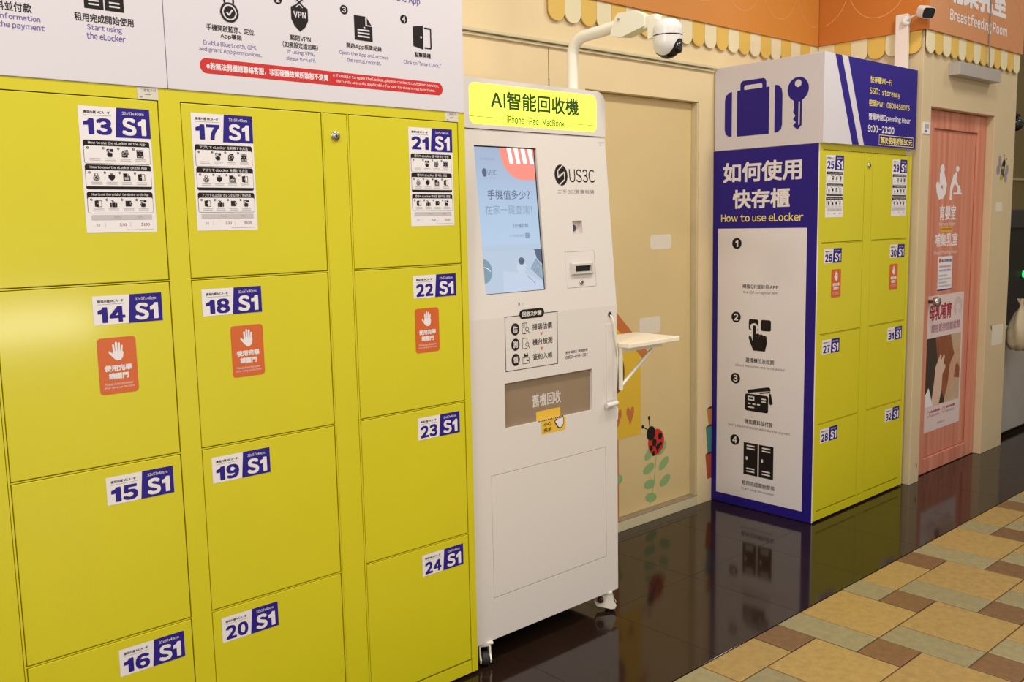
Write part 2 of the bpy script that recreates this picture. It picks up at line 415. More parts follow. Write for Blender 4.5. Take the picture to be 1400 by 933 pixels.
def plank_mat():
    m = bpy.data.materials.new('pink_laminate'); m.use_nodes = True; nt = m.node_tree; b = nt.nodes['Principled BSDF']
    b.inputs['Roughness'].default_value = .42
    g = nt.nodes.new('ShaderNodeNewGeometry'); mp = nt.nodes.new('ShaderNodeMapping'); mp.inputs['Scale'].default_value = (1, 1, .03)
    nz = nt.nodes.new('ShaderNodeTexNoise'); nz.inputs['Scale'].default_value = 22; nz.inputs['Detail'].default_value = 3
    cr = nt.nodes.new('ShaderNodeValToRGB'); cr.color_ramp.elements[0].position = .3; cr.color_ramp.elements[1].position = .7
    cr.color_ramp.elements[0].color = lin('#be7059'); cr.color_ramp.elements[1].color = lin('#d99279')
    nt.links.new(g.outputs['Position'], mp.inputs['Vector']); nt.links.new(mp.outputs[0], nz.inputs['Vector']); nt.links.new(nz.outputs['Fac'], cr.inputs[0]); nt.links.new(cr.outputs[0], b.inputs['Base Color'])
    return m
pink = plank_mat(); pinkd = mat('pink_recess_edge', '#9a5a48', .6)
d = MB(); YD = .045
d.box(3.182, YD, .004, 4.018, YD+.024, 2.026, pink)
door2 = d.build('door_2', kind='structure')
for nm, q in (('stile', (3.182, .004, 3.325, 2.026)), ('stile', (3.905, .004, 4.018, 2.026)), ('rail', (3.327, 1.93, 3.903, 2.026)), ('rail', (3.327, .004, 3.903, .088))):
    t = MB(); t.box(q[0], YD-.012, q[1], q[2], YD+.002, q[3], pink); t.build(nm, door2, bevel=.002)
s = Sheet((0, YD, 0), base=.0006); s.frame(3.3255, .0885, 3.9045, 1.9295, .005, pinkd, 0); s.build('panel_groove', door2)
t = MB(); t.lathe([(.012, 0), (.012, .03), (.026, .036), (.030, .05), (.024, .064), (.01, .068)], steel, (3.345, YD, .985), (0, -1, 0)); t.build('door_knob', door2)

# prints on the pink door
s = Sheet((0, YD, 0))
s.at(3.395, 1.545, 3.535, 1.74)
s.ell(.52, .87, .2, .13, pw); s.poly([(.3, .78), (.7, .78), (.98, .45), (.9, .18), (.62, .02), (.42, .05), (.62, .3), (.6, .42), (.3, .38)], pw); s.poly([(.0, .45), (.18, .52), (.42, .36), (.6, .3), (.5, .04), (.3, .0), (.06, .22)], pw)
s.ell(.12, .4, .13, .11, pw)
s.at(3.56, 1.545, 3.73, 1.735)
s.ell(.62, .92, .13, .085, pw); s.poly([(.3, .72), (.52, .84), (.6, .78), (.56, .6), (.8, .36), (.72, .32), (.44, .5), (.26, .3), (.24, 0), (.08, 0), (.1, .4)], pw)
s.rect(.36, .17, 1, .22, pw); s.ell(.78, .38, .08, .06, pw); s.poly([(.62, .22), (.94, .22), (.92, .34), (.7, .36)], pw)
s.full()
s.text('育嬰室', 3.45, 1.432, 3.665, 1.515, pw, 0, .02); s.text('Nursery Room', 3.45, 1.396, 3.662, 1.42, pw, 0)
s.rect(3.474, 1.366, 3.625, 1.396, mat('label_yellow', '#d9a93c', .5), 0); s.text('使用前請先敲門確認', 3.484, 1.376, 3.615, 1.388, pk, 1)
s.text('哺集乳室', 3.405, 1.285, 3.70, 1.36, pw, 0, .02); s.text('Breastfeeding Room', 3.40, 1.236, 3.705, 1.262, pw, 0)
s.build('door_lettering', door2, label='white nursing pictograms and lettering on the pink door')

# poster and notice on the pink door
YPo = YD-.001
P = thing('notice_sheet', (3.55, YPo, 1.03), 'small white printed notice with blue footer on the pink door above the poster', 'notice')
s = Sheet((0, YD, 0)); s.rect(3.458, 1.036, 3.642, 1.228, pw, 0); s.rect(3.458, 1.036, 3.642, 1.043, blue, 1)
s.text('哺(集)乳室使用須知', 3.50, 1.195, 3.632, 1.212, blue, 1, .02); s.ell(3.478, 1.206, .01, .013, pred, 1)
for k in range(2): s.text('如需使用請洽服務台', 3.472, 1.165-.022*k, 3.63, 1.178-.022*k, pred if k == 0 else blue, 1)
for k in range(4): s.text('請保持環境清潔愛惜公物', 3.472, 1.115-.02*k, 3.58+.05*(k % 2), 1.126-.02*k, pgrey, 1)
s.build('paper', P)
P = thing('poster', (3.58, YPo, .23), 'tall white breastfeeding poster with a close photo of hands on the pink door', 'poster')
s = Sheet((0, YD, 0)); X1, X2, Z1, Z2 = 3.335, 3.822, .232, 1.012
s.rect(X1, Z1, X2, Z2, mat('poster_paper', '#dcc9c8', .4), 0)
s.text('母乳哺育', 3.37, .87, 3.66, .965, mat('poster_red', '#a3183a', .4), 1, .03)
s.text('想抱就抱想餵就餵', 3.40, .80, 3.78, .85, mat('poster_mauve', '#a8788c', .4), 1, .02)
for kk in range(3): s.arc(3.745, .93, .03+.012*kk, -60, 240, .0025, mat('poster_mauve', '', .4), 1, 14)
for kk, xx in ((0, 3.40), (1, 3.60)):
    s.arc(xx, .335, .017, 0, 360, .003, MATS['poster_red'], 1, 14); s.text('親密肌膚接觸', xx+.03, .338, xx+.15, .352, MATS['poster_red'], 1, .02); s.text('依需求哺餵母乳', xx+.03, .314, xx+.15, .328, MATS['poster_mauve'], 1)
s.text('健康署關心您', 3.52, .262, 3.62, .274, pgrey, 1)
ph0 = mat('photo_dark', '#3a2f28', .4); ph1 = mat('photo_brown', '#8a4f35', .4, noise=.2, nscale=9); ph2 = mat('photo_skin', '#c99a82', .4, noise=.12, nscale=10); ph3 = mat('photo_pale', '#d8b8a4', .4); ph4 = mat('photo_cream', '#bfa488', .4, noise=.15, nscale=8)
s.rect(3.337, .378, 3.80, .772, ph0, 1)
s.poly([(3.46, .772), (3.66, .772), (3.80, .60), (3.80, .378), (3.62, .378), (3.52, .50), (3.50, .62)], ph1, 2)
s.poly([(3.66, .772), (3.80, .772), (3.80, .56), (3.74, .62), (3.70, .68)], ph4, 3)
s.poly([(3.60, .40), (3.66, .52), (3.80, .50), (3.80, .378), (3.60, .378)], ph4, 3)
s.poly([(3.43, .40), (3.46, .52), (3.47, .60), (3.53, .67), (3.545, .66), (3.54, .63), (3.575, .665), (3.59, .65), (3.57, .61), (3.60, .60), (3.60, .58), (3.565, .55), (3.56, .46), (3.53, .378), (3.44, .378)], ph3, 4)
s.poly([(3.64, .48), (3.66, .60), (3.72, .66), (3.80, .69), (3.80, .63), (3.74, .58), (3.72, .50), (3.68, .44)], ph2, 4)
s.poly([(3.337, .378), (3.337, .44), (3.39, .49), (3.45, .378)], pw, 5)
s.build('print', P)

# far side beyond the projecting wall
f = MB(); olive = mat('far_wall_paint', '#8f8055', .7); f.box(4.34, 1.3, 0, 9.6, 1.4, 3.3, olive); f.box(9.5, -3.4, 0, 9.6, 1.3, 3.3, olive); f.box(4.34, 1.28, 1.78, 8.5, 1.3, 1.80, trimm); f.build('wall_far', kind='structure')

# ---- awnings: rows of rounded scallops under orange fascia boards
def scallop(P, fn, a, wdt, m, parent):
    pts = [(a+.001, 2.4072), (a+.001, 2.295+wdt*.42)]
    for k in range(1, 12):
        t = math.pi+math.pi*k/12; pts.append((a+wdt/2+(wdt/2-.001)*math.cos(t), 2.295+wdt*.42+wdt*.42*math.sin(t)))
    pts += [(a+wdt-.001, 2.295+wdt*.42), (a+wdt-.001, 2.4072)]
    mb = MB(); mb.prism(pts, fn, 0, -.006, m); mb.build('scallop', parent)
A = thing('awning', (2.0, .59, 2.29), 'yellow and cream scalloped awning trim on the alcove back wall', 'awning trim')
for k in range(22):
    x = .945+.0966*k
    if x+.09 < 3.068: scallop(None, lambda p, d: (p[0], .590+d, p[1]), x, .0966, (scy if k % 2 == 0 else scc), A)
A = thing('awning', (3.06, .3, 2.29), 'short scalloped awning trim on the alcove side wall behind the cable duct', 'awning trim')
for k in range(6):
    scallop(None, lambda p, d: (3.060+d, -p[0], p[1]), -.578+.0966*k, .0966, (scc if k % 2 == 0 else scy), A)
A = thing('awning', (3.7, -.02, 2.29), 'scalloped awning trim above the pink door under the lettered sign', 'awning trim')
for k in range(13):
    scallop(None, lambda p, d: (p[0], -.020+d, p[1]), 3.065+.0966*k, .0966, (scc if k % 2 == 0 else scy), A)
Z0 = 2.408
def scales(s, xa, xb, r=.27, row=2.56, flipx=1):
    s.base = .0006
    for j in range(3):
        for i in range(-2, 14):
            cx = xa+(i+(j % 2)*.5)*r*1.25; cz = 2.70+j*.17
            for q in range(14):
                a0 = math.radians(180+180*q/14); a1 = math.radians(180+180*(q+1)/14)
                p0 = (cx+r*.625*math.cos(a0), cz+r*.72*math.sin(a0)); p1 = (cx+r*.625*math.cos(a1), cz+r*.72*math.sin(a1))
                if all(xa+.005 < p[0] < xb-.005 and Z0+.005 < p[1] < 2.945 for p in (p0, p1)): s.line([p0, p1], .005, orangep, 0)
    return s
A = thing('fascia_sign', (2, .58, Z0), 'orange fascia board with fish-scale pattern on the alcove back wall', 'sign board')
t = MB(); t.box(.945, .574, Z0, 3.056, .6, 2.95, orange); t.build('panel', A, bevel=.001)
s = Sheet((0, .574, 0)); scales(s, .96, 3.05); s.build('pattern', A)
A = thing('fascia_sign', (3.05, .28, Z0), 'orange fascia board with fish-scale pattern on the alcove side wall', 'sign board')
t = MB(); t.box(3.044, -.034, Z0, 3.07, .572, 2.95, mat('orange_side_shaded', '#c07029', .5, noise=.05, nscale=1.5)); t.build('panel', A, bevel=.001)  # fascia orange darkened: the side wall's shade is put into the colour
s = Sheet((3.044, 0, 0), (0, -1, 0), (0, 0, 1), (-1, 0, 0)); scales(s, -.57, .03); s.build('pattern', A)
A = thing('fascia_sign', (3.7, -.02, Z0), 'orange fascia sign lettered Breastfeeding Room above the pink door', 'sign board')
t = MB(); t.box(3.07, -.036, Z0, 4.335, -.0102, 2.95, mat('orange_front_lit', '#c88857', .5, noise=.04, nscale=1.5)); t.build('panel', A, bevel=.001)  # fascia orange made paler: stronger light on this front is put into the colour
s = Sheet((0, -.036, 0)); scales(s, 3.075, 4.33); s.build('pattern', A)
s = Sheet((0, -.036, 0), base=.0012); s.text('哺集乳室', 3.27, 2.575, 4.05, 2.76, pw, 0, .035); s.text('Breastfeeding Room', 3.30, 2.465, 4.07, 2.545, pw, 0, .02); s.build('lettering', A, label='white sign lettering')
t = MB(); t.tube([(3.80, -.042, 2.94), (3.815, -.042, 2.6), (3.81, -.042, 2.44), (3.83, -.040, 2.30), (3.835, -.040, 2.276)], .0035, mat('grey_wire', '#8d8378', .6), 6)
tag(t.build('wire'), 'thin wire hanging over the orange sign to the metal box above the pink door', 'wire')
# metal box above the pink door
t = MB(); t.box(3.37, -.07, 2.205, 3.925, -.01, 2.272, mat('grey_metal_box', '#a9a39c', .4)); tag(t.build('light_box', bevel=.003), 'long grey metal box fixed above the pink door', 'light fitting')
t = MB(); t.box(3.085, -.014, 1.886, 3.165, YP, 1.945, pw); o = t.build('wall_plate'); tag(o, 'small white plate with grey print on the wall left of the pink door', 'plate')
s = Sheet((0, -.014, 0)); s.rect(3.10, 1.912, 3.15, 1.938, plg, 0); s.text('SOS', 3.105, 1.916, 3.145, 1.934, pgrey, 1); s.rect(3.10, 1.893, 3.13, 1.905, mat('plate_mauve', '#79618b', .5), 0); s.build('print', o)

# decals
s = Sheet((0, YP, 0)); s.at(0, 1.735-1.72*.68, 1.0, 1.735-1.72*.68+.68); bw = mat('bee_wing', '#8f8598', .5); bb = mat('bee_body', '#4d4a35', .5); by = mat('bee_yellow', '#a5a23c', .5)
for cx, cz, rx, rz, ro in ((4.125, 1.775, .022, .052, .1), (4.105, 1.70, .026, .05, -.1), (4.235, 1.70, .024, .05, -.2), (4.22, 1.635, .022, .045, .15)): s.ell(cx, cz, rx, rz, bw, 0, 16, ro)
s.ell(4.172, 1.70, .028, .085, bb, 1, 18, -.15); s.rect(4.150, 1.71, 4.190, 1.732, by, 2); s.ell(4.155, 1.635, .02, .025, by, 2, 10); s.ell(4.188, 1.76, .02, .032, pk, 2, 12)
s.line([(4.19, 1.79), (4.185, 1.83)], .003, pk, 2).line([(4.198, 1.785), (4.222, 1.80)], .003, pk, 2).ell(4.185, 1.832, .006, .006, pk, 2, 8).ell(4.224, 1.802, .006, .006, pk, 2, 8)
tag(s.build('bee_decal'), 'bee wall sticker on the cream pillar right of the pink door', 'wall sticker')
film = mat('pale_film', '#dfd6c4', .4)
for x0, z0, x1, z1, yy, lb in ((4.09, 1.475, 4.19, 1.53, YP, 'small pale blank film patch on the pillar just below the bee sticker'), (4.115, .66, 4.29, .785, YP, 'larger pale blank film patch low on the pillar beside the pink door'),
        (1.662, 1.325, 1.822, 1.395, YB+.04, 'upper pale blank film patch on the cream door'), (1.580, .92, 1.738, 1.0, YB+.04, 'lower pale blank film patch on the cream door above the shelf')):
    s = Sheet((0, yy, 0)); s.rrect(x0, z0, x1, z1, .014, film, 0); tag(s.build('film_patch'), lb, 'sticker')
s = Sheet((0, YB+.04, 0)); lg = mat('leaf_green', '#8fae72', .5); lr = mat('ladybug_red', '#c5281c', .5)
s.line([(1.655, .055), (1.69, .18), (1.705, .30), (1.69, .40)], .005, lg, 0)
for cx, cz, ro in ((1.655, .325, -.6), (1.75, .335, .7), (1.648, .25, -.3), (1.765, .255, .6), (1.655, .17, 0), (1.775, .165, .4), (1.665, .10, .2), (1.62, .10, .1)):
    if cx > 1.63: s.ell(cx, cz, .045, .024, lg, 0, 18, ro if cx > 1.7 else math.pi-ro)
s.full()
s.ell(1.705, .375, .062, .066, lr, 1, 22); s.ell(1.665, .425, .033, .036, pk, 2, 16); s.line([(1.672, .425), (1.72, .31)], .006, pk, 2)
for cx, cz, rr in ((1.69, .375, .018), (1.735, .40, .016), (1.72, .35, .014), (1.665, .35, .013), (1.74, .36, .010), (1.685, .32, .012)): s.ell(cx, cz, rr, rr*1.1, pk, 3, 12)
s.line([(1.655, .455), (1.65, .50)], .004, pk, 2).line([(1.645, .445), (1.605, .465)], .004, pk, 2).ell(1.65, .505, .008, .01, pk, 2, 8).ell(1.602, .468, .008, .01, pk, 2, 8)
tag(s.build('ladybug_decal'), 'red ladybug and green leaf sticker low on the cream door', 'wall sticker')
s = Sheet((0, YB+.04, 0)); hy = mat('house_yellow', '#ddb52c', .5); ho = mat('house_orange', '#c26f34', .5); hb = mat('house_brown', '#5d3a26', .5)
s.rect(1.25, .435, 1.588, .86, hy, 1); s.rect(1.39, .052, 1.425, .44, ho, 0)
s.poly([(1.19, .79), (1.22, .76), (1.40, .98), (1.618, .792), (1.645, .83), (1.40, 1.055)], ho, 2); s.poly([(1.25, .86), (1.588, .86), (1.40, .985)], hy, 1)
s.ell(1.405, .755, .065, .10, hb, 2, 24)
for cx in (1.33, 1.42, 1.51): s.poly([(cx, .49), (cx+.028, .55), (cx+.026, .575), (cx+.012, .58), (cx, .56), (cx-.012, .58), (cx-.026, .575), (cx-.028, .55)], ho, 2)
s.ell(1.43, .24, .022, .022, lg, 1, 12)
tag(s.build('house_decal'), 'yellow birdhouse sticker with orange roof and hearts on the cream door', 'wall sticker')
s = Sheet((0, YB, 0))
for z0, z1, m, x0 in ((.40, .49, mat('pot_orange', '#c98745', .5), 2.066), (.255, .395, mat('pot_teal', '#4f8a86', .5), 2.058), (.12, .25, mat('pot_red', '#b4532c', .5), 2.056)):
    s.poly([(x0, z1), (x0+.07, z1), (x0+.065, z0), (x0+.018, z0)], m, 0); s.poly([(x0-.003, z1), (x0+.07, z1), (x0+.07, z1+.012), (x0+.02, z1+.010)], hb, 1)
tag(s.build('pot_decal'), 'stack of coloured pots sticker peeking from behind the blue locker side panel', 'wall sticker')
# ================================================================== LOCKERS
def number_head(s, n, x, zt, lay=1):
    """162 x 68 mm number label, top left corner (x, zt)"""
    s.poly([(x+.086, zt), (x+.162, zt), (x+.162, zt-.068), (x+.080, zt-.068)], blue, lay)
    s.text('機場內櫃 MCA-1F', x+.011, zt-.0165, x+.071, zt-.0095, pk, lay, .02)
    s.rect(x+.011, zt-.0205, x+.073, zt-.0198, pgrey, lay)
    s.text(str(n), x+.010, zt-.0635, x+.073, zt-.026, blue, lay, .040)
    s.text('32x57x40cm', x+.098, zt-.0155, x+.148, zt-.0085, pw, lay+1, .015)
    s.text('S1', x+.096, zt-.0625, x+.152, zt-.022, pw, lay+1, .036)
LANG = {13: ('How to use the eLocker on the App', 'How to open the eLocker on the App', 'How to end the rental of the eLocker on the App'),
        17: ('アプリで eLocker を利用する方法', 'アプリで eLocker を開ける方法', 'アプリで eLocker のレンタルを終了する方法'),
        21: ('앱에서 eLocker 를 이용하는 방법', '앱에서 eLocker 를 여는 방법', '앱에서 eLocker 대여를 종료하는 방법')}
LANG[25] = LANG[13]; LANG[29] = LANG[17]
def instruction(s, n, x, zt):
    L = LANG[n]; rows = ((.0755, .129, 0), (.131, .1875, 1), (.193, .242, 2))
    for a, b, k in rows:
        s.rrect(x+.006, zt-b, x+.157, zt-a, .005, pk, 1); s.rrect(x+.0068, zt-b+(.007 if k == 1 else .0008), x+.1562, zt-a-.013, .004 if k != 1 else .001, pw, 2)
        s.textc(L[k], x+.082, zt-a-.0105, .0078, pw, 3, .015, .13)
        h = (b-a)-.013-(.006 if k == 1 else 0)
        for q in range(4):
            cx = x+.030+.0345*q; z = zt-a-.013-h*.62; ih = h*.46
            s.num(q+1, cx-.015, zt-a-.018, .0028, pk, pw, 3)
            s.at(cx-.008, z, cx+.008, z+ih)
            if k == 0: [lambda: None, lambda: s.tap(pk, pw, 3), lambda: s.cards(pk, pw, 3), lambda: s.lockers(pk, pw, 3)][q]()
            elif k == 1: [lambda: s.padlock(pk, pw, 3), lambda: s.shield(pk, pw, 3, False), lambda: s.doc(pk, pw, 3), lambda: s.opendoor(pk, pw, 3)][q]()
            else: [lambda: s.opendoor(pk, pw, 3), lambda: s.bag(pk, pw, 3), lambda: s.wallet(pk, pw, 3), lambda: s.tap(pk, pw, 3)][q]()
            s.full()
            for j in range(2): s.rect(cx-.012, z-.0045-.004*j, cx+.012, z-.0028-.004*j, plg, 3)
    s.rect(x+.013, zt-.2575, x+.152, zt-.246, plg, 1); s.text('Hourly', x+.064, zt-.2545, x+.080, zt-.2485, pgrey, 2); s.text('Daily', x+.118, zt-.2545, x+.130, zt-.2485, pgrey, 2)
    s.text('S1', x+.022, zt-.272, x+.030, zt-.266, pgrey, 1); s.text('$30', x+.075, zt-.273, x+.091, zt-.265, mat('print_mauve', '#8a5560', .5), 1, .02); s.text('$130', x+.125, zt-.273, x+.146, zt-.265, mat('print_mauve', '', .5), 1, .02)
    for q in (.042, .1): s.rect(x+q, zt-.274, x+q+.0007, zt-.263, plg, 1)
    s.rect(x+.09, zt-.2815, x+.155, zt-.2800, plg, 1)
COLS = ((.030, .417), (.505, .8905)); ROWS = (1.7703, 1.3421, .9111, .4795, .0529)
def locker(x0, y0, nums, lab, group, dep=.594, blank_left=False):
    T = thing('locker_cabinet', (x0+.459, y0+dep/2, 0), lab, 'locker', group)
    W = .9175; g = .0022
    b = MB()
    b.box(x0+.002, y0+.024, .012, x0+W-.002, y0+dep-.002, 1.798, gapm)
    for q in ((x0, x0+.012), (x0+W-.012, x0+W)): b.box(q[0], y0+.012, .01, q[1], y0+dep, 1.8, yel)
    b.box(x0+.012, y0+.012, 1.788, x0+W-.012, y0+dep, 1.8, yel); b.box(x0+.012, y0+.012, .01, x0+W-.012, y0+dep, .03, yel)
    for fx in (.03, W-.05):
        for fy in (.05, dep-.07): b.lathe([(.016, 0), (.016, .006), (.006, .007), (.006, .014)], rubber, (x0+fx+.01, y0+fy, 0), seg=12)
    b.build('body', T)
    # face frame
    f = MB(); y1 = y0+.022
    for a, c in ((0, .030-g), (.417+g, .4225), (.4985, .505-g), (.8905+g, W)): f.box(x0+a, y0, .01, x0+c, y1, 1.8, yel)

    for zl, zh in ((1.7703+g, 1.8), (.01, .0529-g)): f.box(x0+.0278, y0+.0001, zl, x0+W-.027, y1, zh, yel)
    for z in ROWS[1:4]:
        for a, c in COLS: f.box(x0+a-g, y0+.001, z-.0014, x0+c+g, y1, z+.0014, yel)
    f.build('face_frame', T)
    kp = MB(); kp.box(x0+.4235, y0+.0005, .0529, x0+.4975, y0+.02, 1.7703, yel); K = kp.build('key_panel', T, bevel=.0012)
    l = MB(); cx, cz = x0+.4598, 1.7105
    l.lathe([(.0135, 0), (.0135, .003), (.0115, .0045), (.0085, .005), (.0085, .0075), (.004, .008)], steel, (cx, y0+.0005, cz), (0, -1, 0), 24)
    l.box(cx-.0012, y0-.0082, cz-.004, cx+.0012, y0-.0074, cz+.004, blackp); l.build('key_lock', K)
    for c, (a, e) in enumerate(COLS):
        for r in range(4):
            n = nums[c][r] if nums[c] else None
            d = MB(); d.box(x0+a, y0+.0008, ROWS[r+1]+.0032, x0+e, y0+.02, ROWS[r]-(0 if r == 0 else .0032), yel)
            D = d.build('door', T, bevel=.0018, label='locker door with number label '+str(n) if n else None)
            if n is None: continue
            # label position inside the door
            sx = x0 + {0: .053, 1: .706}[c]
            if nums[c][0] == 13: sx = x0+.707
            if nums[c][0] == 29: sx = x0+.705
            zt = (1.7485, 1.3155, .8840, .4535)[r]
            s = Sheet((0, y0+.0008, 0)); h = .287 if r == 0 else .068
            s.rect(sx, zt-h, sx+.1625, zt, pw, 0); number_head(s, n, sx, zt)
            if r == 0: instruction(s, n, sx, zt)
            s.build('number_label' if r else 'instruction_label', D, label='white and blue label reading %d S1' % n)
            if r == 1:
                ox = {13: x0+.710, 17: sx+.071, 21: sx+.002, 25: sx+.071, 29: sx+.003}[nums[c][0]]
                s = Sheet((0, y0+.0008, 0)); s.rrect(ox, 1.082, ox+.090, 1.216, .009, porange, 0)
                s.at(ox+.024, 1.160, ox+.066, 1.207); s.hand(pw, 1); s.full()
                s.text('使用完畢', ox+.013, 1.136, ox+.077, 1.151, pw, 1, .04); s.text('請關門', ox+.022, 1.117, ox+.068, 1.132, pw, 1, .04)
                s.text('Please close the locker', ox+.012, 1.103, ox+.078, 1.109, pw, 1); s.text('after taking out the items', ox+.010, 1.094, ox+.080, 1.100, pw, 1)
                s.build('notice_sticker', D, label='orange sticker with white raised hand')
    # small paper tag in the corner
    s = Sheet((0, y0, 0)); tx = x0+W-.074; s.rect(tx, 1.772, tx+.05, 1.8, mat('tag_paper', '#cfc9bd', .6), 0)
    s.text('二層電子秤', tx+.008, 1.790, tx+.045, 1.797, pgrey, 1); s.rect(tx+.018, 1.783, tx+.032, 1.785, pgrey, 1); s.rect(tx+.006, 1.776, tx+.012, 1.778, pgrey, 1)
    s.build('paper_tag', T, label='small white paper tag')
    return T
grp = 'yellow locker cabinets'
U = .9175
locker(-2*U, 0, (None, (13, 14, 15, 16)), 'yellow locker cabinet at far left with doors numbered 13 to 16', grp)
locker(-U, 0, ((17, 18, 19, 20), (21, 22, 23, 24)), 'yellow locker cabinet with doors 17 to 24 beside the white kiosk', grp)
LB = locker(2.1167, .0176, ((25, 26, 27, 28), (29, 30, 31, 32)), 'yellow locker cabinet with blue how-to side panel and doors 25 to 32', grp, dep=.575)

# blue side panel of the right-hand cabinet
XS = 2.1067
t = MB(); t.box(XS+.0006, .0196, .004, XS+.0098, .598, 1.799, board); t.box(XS, .0198, .0042, XS+.0008, .598, 1.7988, blue); SP = t.build('side_panel', LB, label='blue printed side panel with four steps')
s = Sheet((XS, 0, 0), (0, -1, 0), (0, 0, 1), (-1, 0, 0))
R = lambda a: -a      # local x is minus world y
s.rect(-.567, .053, -.071, 1.4155, pw, 0)
s.text('如何使用', -.540, 1.640, -.104, 1.738, pw, 1, .026); s.text('快存櫃', -.482, 1.512, -.164, 1.605, pw, 1, .026)
s.text('How to use eLocker', -.549, 1.448, -.092, 1.488, pyel, 1, .012)
for n, z in ((1, 1.342), (2, .975), (3, .664), (4, .347)): s.num(n, -.455, z, .0275, pk, pw, 1)
s.at(-.383, .808, -.252, .970); s.tap(pk, pw, 1); s.at(-.397, .505, -.238, .641); s.cards(pk, pw, 1); s.at(-.402, .178, -.230, .344); s.lockers(pk, pw, 1); s.full()
s.text('掃描QR並註冊APP', -.420, 1.118, -.217, 1.142, pk, 1, .012); s.text('Scan QR to register APP', -.415, 1.093, -.222, 1.109, pk, 1)
s.text('選擇櫃位及租期', -.397, .752, -.235, .776, pk, 1, .012); s.text('Select the locker and rental period', -.457, .724, -.178, .740, pk, 1)
s.text('確認資料並付款', -.397, .440, -.237, .465, pk, 1, .012); s.text('Verify the information and make the payment', -.497, .412, -.140, .430, pk, 1)
s.text('租用完成開始使用', -.410, .122, -.223, .147, pk, 1, .012); s.text('Start using the eLocker', -.414, .094, -.223, .110, pk, 1)
s.build('side_print', SP)

# ---- headers on top of the lockers
def header(x0, x1, y0, y1, z1, lab):
    T = thing('header_sign', ((x0+x1)/2, (y0+y1)/2, 1.8005), lab, 'sign box', 'header boxes standing on the lockers')
    t = MB(); t.box(x0, y0, 1.8005, x1, y1, z1, whitep); B = t.build('box', T, bevel=.0015); return T, B
T, B = header(-2*U, -U-.0008, -.003, .59, 2.205, 'white header sign box on the far left cabinet with payment and start icons')
s = Sheet((0, -.003, 0)); pb = mat('print_violet', '#56449c', .5)
def step(x, n, icon, zh, lines):
    pass
s.at(-1.098, 1.964, -1.010, 2.055); s.lockers(pk, whitep, 0); s.full()
s.text('租用完成開始使用', -1.121, 1.934, -.990, 1.953, pk, 0, .015); s.text('Start using', -1.095, 1.914, -1.018, 1.930, pb, 0, .008); s.text('the eLocker', -1.098, 1.897, -1.011, 1.912, pb, 0, .008)
s.at(-1.385, 1.968, -1.295, 2.05); s.cards(pk, whitep, 0); s.full()
s.text('確認資料並付款', -1.392, 1.938, -1.209, 1.958, pk, 0, .015) if False else s.text('確認資料並付款', -1.335, 1.937, -1.209, 1.957, pk, 0, .015)
s.text('Verify the information', -1.352, 1.917, -1.193, 1.932, pb, 0, .008); s.text('and make the payment', -1.352, 1.899, -1.185, 1.915, pb, 0, .008)
s.build('print', B)
T, B = header(-U+.0008, 0, -.003, .59, 2.205, 'white header sign box beside the kiosk with lock and VPN icons and red strip')
s = Sheet((0, -.003, 0))
s.text('How to open the eLocker on the App', -.56, 2.092, -.157, 2.117, pb, 0, .012)
s.at(-.778, 1.975, -.722, 2.045); s.padlock(pk, whitep, 0); s.at(-.580, 1.975, -.526, 2.060); s.shield(pk, whitep, 0); s.at(-.385, 1.974, -.326, 2.040); s.doc(pk, whitep, 0); s.at(-.186, 1.972, -.120, 2.040); s.opendoor(pk, whitep, 0); s.full()
for n, x, z in ((1, -.825, 2.052), (2, -.615, 2.0535), (3, -.416, 2.0535), (4, -.217, 2.0535)): s.num(n, x, z-.004, .0125, pk, whitep, 0)
s.text('手機開啟藍芽、定位', -.812, 1.950, -.686, 1.9655, pk, 0, .012); s.text('App權限', -.777, 1.932, -.720, 1.9465, pk, 0, .012)
s.text('Enable Bluetooth, GPS,', -.822, 1.913, -.679, 1.9255, pb, 0); s.text('and grant App permissions.', -.834, 1.896, -.668, 1.909, pb, 0)
s.text('關閉VPN', -.584, 1.951, -.523, 1.965, pk, 0, .012); s.text('(如無設定請忽略)', -.606, 1.931, -.502, 1.947, pk, 0, .012)
s.text('If using VPN,', -.592, 1.914, -.514, 1.927, pb, 0); s.text('please turn off.', -.597, 1.897, -.511, 1.910, pb, 0)
s.text('開啟App租賃紀錄', -.412, 1.948, -.297, 1.964, pk, 0, .012); s.text('Open the App and access', -.436, 1.929, -.275, 1.941, pb, 0); s.text('the rental records.', -.413, 1.913, -.301, 1.924, pb, 0)
s.text('點擊開櫃', -.182, 1.948, -.124, 1.963, pk, 0, .015); s.text('Click on "Smart lock."', -.222, 1.926, -.087, 1.938, pb, 0)
s.rrect(-.835, 1.8455, -.083, 1.882, .018, pred, 0)
s.text('※若無法開櫃請聯絡客服，非因硬體故障所致恕不退費', -.818, 1.8545, -.475, 1.8725, pw, 1, .025)
s.text('※ If unable to open the locker, please contact customer service.', -.460, 1.866, -.098, 1.877, pw, 1, .008); s.text('Refunds are only applicable for our hardware malfunctions.', -.448, 1.852, -.112, 1.862, pw, 1, .008)
s.build('print', B)
T, B = header(2.107, 3.028, -.001, .592, 2.203, 'white and blue header box with suitcase and key on the right cabinet')
s = Sheet((2.107, 0, 0), (0, -1, 0), (0, 0, 1), (-1, 0, 0))
s.rrect(-.445, 2.03, -.300, 2.125, .02, blue, 0).rrect(-.422, 2.03, -.322, 2.102, .008, whitep, 1)
s.poly([(-.462, 1.862), (-.283, 1.862), (-.283, 2.081), (-.462, 2.081)], blue, 2)
s.poly([(-.533, 1.90), (-.528, 1.878), (-.510, 1.866), (-.492, 1.864), (-.492, 2.079), (-.51, 2.077), (-.528, 2.062), (-.533, 2.04)], blue, 2)
